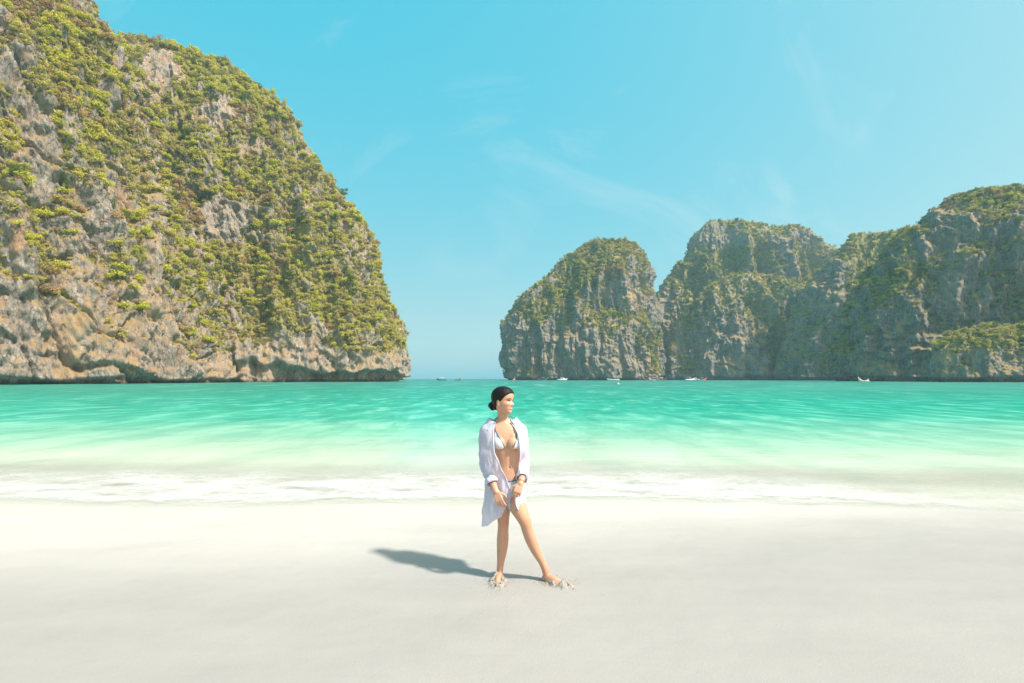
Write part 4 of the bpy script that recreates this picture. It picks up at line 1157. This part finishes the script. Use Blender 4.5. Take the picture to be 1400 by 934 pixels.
for j in range(NCOL):
    u = j / (NCOL - 1)
    jj = int(round(u * (COLS - 1)))
    b0 = SV[1, jj]; r_ = rad[1, jj]
    frontness = abs(u - .5) * 2
    drop = .030 + .030 * frontness ** 3
    V += [b0 + r_ * .002 + np.array([0, 0, .000]), b0 + r_ * .003 + np.array([0, 0, .026 * (1 - .45 * frontness ** 2)]), b0 + r_ * .018 + np.array([0, 0, .022 * (1 - .5 * frontness ** 2)]), b0 + r_ * (.036 + .012 * frontness) + np.array([0, 0, -drop * .55]), b0 + r_ * (.046 + .022 * frontness) + np.array([0, -.010 * frontness, -drop])]
for j in range(NCOL - 1):
    for k in range(4): Fc.append((j * 5 + k, j * 5 + k + 1, (j + 1) * 5 + k + 1, (j + 1) * 5 + k))
cl = mesh_obj('collar', V, Fc, M_cuff, shirt)
cl.modifiers.new('s', 'SUBSURF').render_levels = 2
md = cl.modifiers.new('thick', 'SOLIDIFY'); md.thickness = .002
# sleeves with rolled cuffs
def sleeve(keys, seed, cuff_i):
    k = catmull([(*p, r) for p, r in keys], 10)
    pts = [Vector(q[:3]) for q in k]; rad_ = [q[3] for q in k]
    n = 36; V, Fc = [], []
    for i, p in enumerate(pts):
        a = pts[max(i - 1, 0)]; b = pts[min(i + 1, len(pts) - 1)]; td = (b - a).normalized()
        s = td.cross(Vector((0, 1, 0))).normalized(); u_ = td.cross(s)
        for q in range(n):
            an = 2 * math.pi * q / n
            v = p + (s * math.cos(an) + u_ * math.sin(an)) * rad_[i]
            V.append(v)
    A = np.array([tuple(v) for v in V])
    f_ = fbm(A * np.array([15, 15, 9]), seed, 3, .55).reshape(len(pts), n); wr = perlin(A * np.array([12, 12, 30]), seed + 4).reshape(len(pts), n)
    tt_ = np.linspace(0, 1, len(pts))[:, None]
    d_ = (.020 * f_ + .009 * wr * sstep(.45, .75, tt_)) * sstep(0, .25, tt_)
    C0 = np.repeat(np.array([tuple(p) for p in pts])[:, None, :], n, 1).reshape(-1, 3)
    dirn = A - C0; dirn /= np.linalg.norm(dirn, axis=1, keepdims=True)
    A = A + dirn * d_.reshape(-1, 1)
    for i in range(len(pts) - 1):
        for q in range(n): Fc.append((i * n + q, i * n + (q + 1) % n, (i + 1) * n + (q + 1) % n, (i + 1) * n + q))
    o = mesh_obj('sleeve', A, Fc, M_shirt, shirt)
    md = o.modifiers.new('smooth', 'SMOOTH'); md.factor = .5; md.iterations = 2
    md = o.modifiers.new('thick', 'SOLIDIFY'); md.thickness = .0012; md.offset = 1
    # cuff: a turned-up band
    p1, p0 = pts[-1], pts[-4]; td = (p1 - p0).normalized(); s = td.cross(Vector((0, 1, 0))).normalized(); u_ = td.cross(s)
    V, Fc = [], []
    R0 = rad_[-1]
    sec = [(-.036, -.002), (-.040, .006), (-.030, .0085), (-.012, .008), (.002, .0075), (.007, .003), (.005, -.004), (-.01, -.006)]
    m = len(sec)
    for q in range(n):
        an = 2 * math.pi * q / n
        wob = .0035 * math.sin(3 * an + seed) + .002 * math.sin(7 * an)
        for (l, rr) in sec: V.append(p1 + td * (l + .004 * math.sin(2 * an + seed)) + (s * math.cos(an) + u_ * math.sin(an)) * (R0 + rr + wob))
    for q in range(n):
        for k_ in range(m): Fc.append((q * m + k_, q * m + (k_ + 1) % m, ((q + 1) % n) * m + (k_ + 1) % m, ((q + 1) % n) * m + k_))
    cu = mesh_obj('cuff', V, Fc, M_cuff, shirt)
    cu.modifiers.new('s', 'SUBSURF').render_levels = 1
sleeve([(PX(673, 585.5, .016), .052), (PX(666.0, 589.5, .018), .058), (PX(664, 600, .022), .060), (PX(663.8, 616, .030), .058), (PX(665.6, 633, .026), .056), (PX(668.6, 647, -.030), .053), (PX(673.2, 660.5, -.092), .046)], 81, 0)
sleeve([(PX(703, 585.5, .016), .052), (PX(710.2, 589.5, .018), .057), (PX(712.6, 600, .024), .058), (PX(713.8, 616, .036), .056), (PX(714.6, 631, .030), .055), (PX(714.8, 643, -.015), .051), (PX(713.6, 653.5, -.104), .044)], 91, 0)
# bracelet, ring
gW = Geo()
wc_, wd = PX(712.2, 659.0, -.151), (PX(711.6, 661.5, -.170) - PX(714.2, 650, -.080)).normalized()
a_ = wd.orthogonal().normalized(); b_ = wd.cross(a_)
for q in range(24):
    an, an2 = 2 * math.pi * q / 24, 2 * math.pi * (q + 1) / 24
    gW.limb([(wc_ + wd * .004 + (a_ * math.cos(an) + b_ * math.sin(an)) * .0275, .0030), (wc_ + wd * .004 + (a_ * math.cos(an2) + b_ * math.sin(an2)) * .0275, .0030)], 1, 6)
gW.obj('bracelet', M_gold, PERSON)
gR = Geo(); c_ = cast(708.2, 677.5, .002)
if c_ is not None:
    gR.ball(c_, (.0055, .0045, .0045), 10, 6); gR.obj('ring', M_gold, PERSON)
c_ = to_body(Vector((.0745, .006, .322 * HH)))
gG = Geo(); gG.ball(c_, (.004, .004, .006), 10, 6); gG.obj('earring', M_gold, PERSON)

# ------------------------------------------------------------------ sand kicked up round the feet
def clod(r_, c, s):
    V = []
    for d in ((1, 0, 0), (-1, 0, 0), (0, 1, 0), (0, -1, 0), (0, 0, 1), (0, 0, -1)):
        V.append((c[0] + d[0] * s * r_.uniform(.6, 1.3), c[1] + d[1] * s * r_.uniform(.6, 1.3), c[2] + d[2] * s * r_.uniform(.5, 1.0)))
    Fc = [(0, 2, 4), (2, 1, 4), (1, 3, 4), (3, 0, 4), (2, 0, 5), (1, 2, 5), (3, 1, 5), (0, 3, 5)]
    return V, Fc
t = NT('loose_sand')
n_ = t.noise(t.obj(), 70, 4, .7)
loose_m = t.end(t.bsdf(t.mix(t.mapr(n_, .3, .7), (.29, .265, .23), (.37, .35, .325)), .9, .1, t.bump(n_, .8, .006)))
def heap(cx, cy, ang, lx, ly, hgt, seed, label):
    r_ = random.Random(seed); g = Geo()
    ca, sa = math.cos(ang), math.sin(ang)
    def place(u, v): return cx + u * ca - v * sa, cy + u * sa + v * ca
    # low broken rampart pushed up by the foot
    na, nb = 96, 30; V, Fc = [], []
    for j in range(nb):
        for i in range(na):
            a = 2 * math.pi * i / na; q = j / (nb - 1)
            rr = 0.02 + 0.98 * q
            u, v = lx * rr * math.cos(a), ly * rr * math.sin(a)
            x, y = place(u, v)
            nz_ = float(perlin(np.array([[x * 26, y * 26, seed * 3.1]]), 61)[0]) + .45 * float(perlin(np.array([[x * 70, y * 70, seed]]), 62)[0])
            h_ = hgt * (math.exp(-((q - .45) / .30) ** 2)) * (0.75 + .8 * nz_ + .35 * math.cos(a))
            V.append((x, y, -.006 + max(-.004, h_)))
    for j in range(nb - 1):
        for i in range(na): Fc.append((j * na + i, j * na + (i + 1) % na, (j + 1) * na + (i + 1) % na, (j + 1) * na + i))
    g.add(V, Fc)
    for k in range(130):
        a = r_.random() * 6.283; q = abs(r_.gauss(.62, .33))
        x, y = place(lx * q * math.cos(a), ly * q * math.sin(a))
        z = hgt * math.exp(-((q - .45) / .4) ** 2) * r_.random() * 1.25
        g.add(*clod(r_, (x, y, max(0, z)), r_.uniform(.002, .0062) * (1.1 if q < 1 else .6)))
    for k in range(90):                              # grains still flying or flung further
        a = r_.gauss(2.4, 1.1); q = 1 + abs(r_.gauss(0, 1.1))
        x, y = place(lx * q * math.cos(a), ly * q * math.sin(a))
        g.add(*clod(r_, (x, y, .002 + max(0, r_.gauss(.0, .02))), r_.uniform(.0015, .004)))
    o = g.obj('kicked_sand', loose_m, None, True)
    tag(o, label, 'sand', kind='stuff')
heap(hA.x - .012, PD + hA.y - .13, math.pi / 2, .150, .095, .044, 3, 'crumbly sand heaped over the standing foot')
heap(hB.x + .105, PD + hB.y - .078, -.62, .165, .088, .040, 4, 'crumbly sand pushed up over the stepping foot')

# ------------------------------------------------------------------ boats in the bay
M_dwood = plain_mat('dark_wood', (.07, .05, .035), .6, .3)
M_navy = plain_mat('navy_paint', (.02, .07, .14), .4, .4)
M_white = plain_mat('white_hull', (.80, .80, .78), .3, .5)
M_cream = plain_mat('cream_canvas', (.68, .62, .50), .8, .2)
M_blue_c = plain_mat('blue_canvas', (.04, .28, .48), .8, .2)
M_red_c = plain_mat('red_canvas', (.60, .12, .10), .8, .2)
M_yel_c = plain_mat('yellow_canvas', (.70, .42, .06), .8, .2)
M_tan = plain_mat('varnished_wood', (.48, .27, .12), .5, .4)
M_steel = plain_mat('steel', (.35, .35, .36), .4, .5, Metallic=.8)
M_glass = plain_mat('tinted_glass', (.03, .05, .06), .1, .6)
M_cloth_r = plain_mat('prow_ribbons', (.75, .50, .48), .8, .2)

def hull_geo(Ln, W, H, bow_up, stern_up, sharp=.5, n=22):
    rings_ = []
    for i in range(n):
        u = i / (n - 1)                                # stern -> bow along +x
        x = (u - .5) * Ln
        w = W / 2 * (1 - u ** 3.2 * .97) * (.72 + .28 * min(1, u * 4))
        sheer = H + bow_up * max(0, (u - .45) / .55) ** 2.4 + stern_up * max(0, (.25 - u) / .25) ** 2
        keel = -.25 + (sheer + .05) * max(0, (u - .75) / .25) ** 2.2
        keel = min(keel, sheer - .06)
        ring = []
        for k in range(12):
            a = math.pi * k / 11
            ring.append((x, -w * math.cos(a) * (1 if 0 < k < 11 else 1.03), sheer - (sheer - keel) * math.sin(a) ** .75))
        ring += [(x, w * .86, sheer - .03), (x, w * .75, max(keel + .04, sheer - .30)), (x, -w * .75, max(keel + .04, sheer - .30)), (x, -w * .86, sheer - .03)]
        rings_.append(ring)
    g = Geo(); g.rings(rings_); return g
def slab(g, x0, x1, w, z0, crown, th=.05, n=8):
    R_ = []
    for i in range(n + 1):
        y = -w + 2 * w * i / n; z = z0 + crown * (1 - (y / w) ** 2)
        R_.append([(x0, y, z), (x1, y, z), (x1, y, z + th), (x0, y, z + th)])
    g.rings(R_)
def longtail(px, D, yaw, hull_m, canopy_m, label, Ln=9.0, ribbons=True):
    x = (px - 700) / F * D
    root = empty('longtail_boat', (x, D, WZ), math.radians(yaw))
    h_ = hull_geo(Ln, 1.7, .62, 1.7, .25).obj('hull', hull_m, root)
    g = Geo(); g.limb([((.40 * Ln, 0, 1.45), .07), ((.47 * Ln, 0, 2.1), .08), ((.52 * Ln, 0, 2.9), .05)], 3, 8); g.obj('prow', M_tan, root)
    if ribbons:
        g = Geo()
        for q in range(4): g.limb([((.475 * Ln, 0, 2.2 - q * .12), .13), ((.46 * Ln, .10 * (q - 1.5), 1.85 - q * .12), .09), ((.455 * Ln, .12 * (q - 1.5), 1.4 - q * .1), .05)], 3, 6)
        g.obj('prow_ribbon', M_cloth_r, root)
    if canopy_m is not None:
        g = Geo(); slab(g, -.30 * Ln, .14 * Ln, .85, 2.0, .22); g.obj('canopy', canopy_m, root)
        for sx in (-.28, -.08, .12):
            for sy in (-1, 1):
                g = Geo(); g.limb([((sx * Ln, sy * .74, .5), .035), ((sx * Ln, sy * .78, 2.04), .03)], 1, 6); g.obj('post', M_steel, root)
    for sx in (-.2, 0, .2):
        g = Geo(); slab(g, sx * Ln - .15, sx * Ln + .15, .7, .48, 0.0, .05, 2); g.obj('bench', M_tan, root)
    g = Geo(); g.ball((-.44 * Ln, 0, 1.05), (.42, .24, .26)); g.limb([((-.46 * Ln, 0, .95), .05), ((-.62 * Ln, 0, .35), .04), ((-.80 * Ln, 0, -.25), .03)], 2, 6); g.obj('engine', M_steel, root)
    root.scale = (1.2, 1.2, 1.2)
    tag(root, label, 'boat', 'boats moored off the cliffs')
    return root
def speedboat(px, D, yaw, label, Ln=10.0, cabin=True, top_m=None):
    x = (px - 700) / F * D
    root = empty('speedboat', (x, D, WZ), math.radians(yaw))
    hull_geo(Ln, 2.6, .95, .55, .0).obj('hull', M_white, root)
    if cabin:
        g = Geo(); g.rings([[(cx_, -w_, .8), (cx_, w_, .8), (cx_ - sh, w_ * .85, .8 + h_), (cx_ - sh, -w_ * .85, .8 + h_)] for cx_, w_, h_, sh in ((-.18 * Ln, 1.0, 1.25, 0), (.08 * Ln, 1.0, 1.3, .0), (.24 * Ln, .85, .75, .2), (.33 * Ln, .6, .15, .1))]); g.obj('cabin', M_white, root, False)
        for sy in (-1, 1):
            g = Geo(); g.rings([[(cx_, sy * y_, 1.30), (cx_, sy * (y_ + .02), 1.30), (cx_, sy * (y_ - .07), 1.75), (cx_, sy * (y_ - .09), 1.75)] for cx_, y_ in ((-.15 * Ln, .965), (.06 * Ln, .965))]); g.obj('window', M_glass, root, False)
        g = Geo(); g.rings([[(.12 * Ln, -.85, 1.72), (.12 * Ln, .85, 1.72), (.12 * Ln + .1, .85, 1.76), (.12 * Ln + .1, -.85, 1.76)], [(.225 * Ln, -.72, 1.42), (.225 * Ln, .72, 1.42), (.225 * Ln + .1, .72, 1.44), (.225 * Ln + .1, -.72, 1.44)]]); g.obj('windscreen', M_glass, root, False)
    if top_m is not None:
        g = Geo(); slab(g, -.34 * Ln, .12 * Ln, 1.1, 2.35, .12); g.obj('canopy', top_m, root)
        for sx in (-.32, .1):
            for sy in (-1, 1):
                g = Geo(); g.limb([((sx * Ln, sy * 1.0, .8), .04), ((sx * Ln, sy * 1.0, 2.38), .035)], 1, 6); g.obj('post', M_steel, root)
    for sy in (-.45, .45):
        g = Geo(); g.ball((-.53 * Ln, sy, .95), (.28, .22, .42)); g.limb([((-.53 * Ln, sy, .6), .09), ((-.53 * Ln, sy, -.3), .07)], 1, 6); g.obj('outboard_motor', M_navy, root)
    root.scale = (1.2, 1.2, 1.2)
    tag(root, label, 'boat', 'boats moored off the cliffs')
    return root
longtail(603, 440, 165, M_navy, M_cream, 'dark blue longtail boat with cream canopy out in the bay mouth', 8.0)
longtail(626.5, 440, 62, M_dwood, None, 'dark wooden longtail boat without canopy in the open bay mouth', 7.0)
longtail(703, 462, 80, M_tan, None, 'small tan longtail boat at the seaward foot of the rock island', 7.0)
longtail(742.5, 456, 20, M_dwood, M_blue_c, 'longtail boat with blue canopy under the rock island', 8.0)
speedboat(769, 450, -12, 'white cabin speedboat under the rock island', 8.0)
speedboat(838, 452, 172, 'long low white speedboat without cabin under the rock island', 9.5, False)
longtail(886, 455, 160, M_red_c, M_blue_c, 'red hulled longtail boat with blue canopy by the gap in the cliffs', 8.0)
longtail(893.5, 462, 170, M_white, M_red_c, 'white hulled longtail boat with red canopy by the gap in the cliffs', 7.5)
longtail(904.5, 458, 12, M_dwood, M_yel_c, 'longtail boat with yellow canopy by the gap in the cliffs', 8.5)
speedboat(943, 452, 10, 'white speedboat with cream canopy below the massif', 8.0, False, M_cream)
speedboat(950, 462, 165, 'white cabin speedboat moored between canopied boats below the massif', 7.0)
longtail(959.5, 455, 8, M_red_c, M_blue_c, 'red longtail boat with blue canopy below the massif', 8.5)
longtail(1180, 252, 172, M_cream, None, 'pale open skiff at the foot of the steep shaded wall', 4.2, False)
# mooring buoy
D_ = 138.0
root = empty('mooring_buoy', ((845 - 700) / F * D_, D_, WZ))
g = Geo(); g.ball((0, 0, .18), (.34, .34, .32)); g.obj('float', M_cloth_r, root)
g = Geo(); g.limb([((0, 0, .4), .06), ((0, 0, .78), .05)], 1, 8); g.obj('mast', M_white, root)
tag(root, 'small pale pink mooring buoy floating in the open bay', 'buoy')

# ------------------------------------------------------------------ sea haze
bm = bmesh.new()
bmesh.ops.create_cube(bm, size=1.0)
for v_ in bm.verts:
    v_.co = Vector((v_.co.x * 16000, (v_.co.y + 0.5) * 3700 - 200, -11.5 if v_.co.z < 0 else 262))
me = bpy.data.meshes.new('haze'); bm.to_mesh(me); bm.free()
t = NT('haze')
me.materials.append(t.end(t.n('ShaderNodeVolumePrincipled', {'Color': (0.50, 0.90, 1.0, 1), 'Density': 0.00029, 'Anisotropy': 0.1}).outputs[0], True))
tag(link(bpy.data.objects.new('haze', me)), 'thin pale sea haze over the bay', 'haze', kind='stuff')
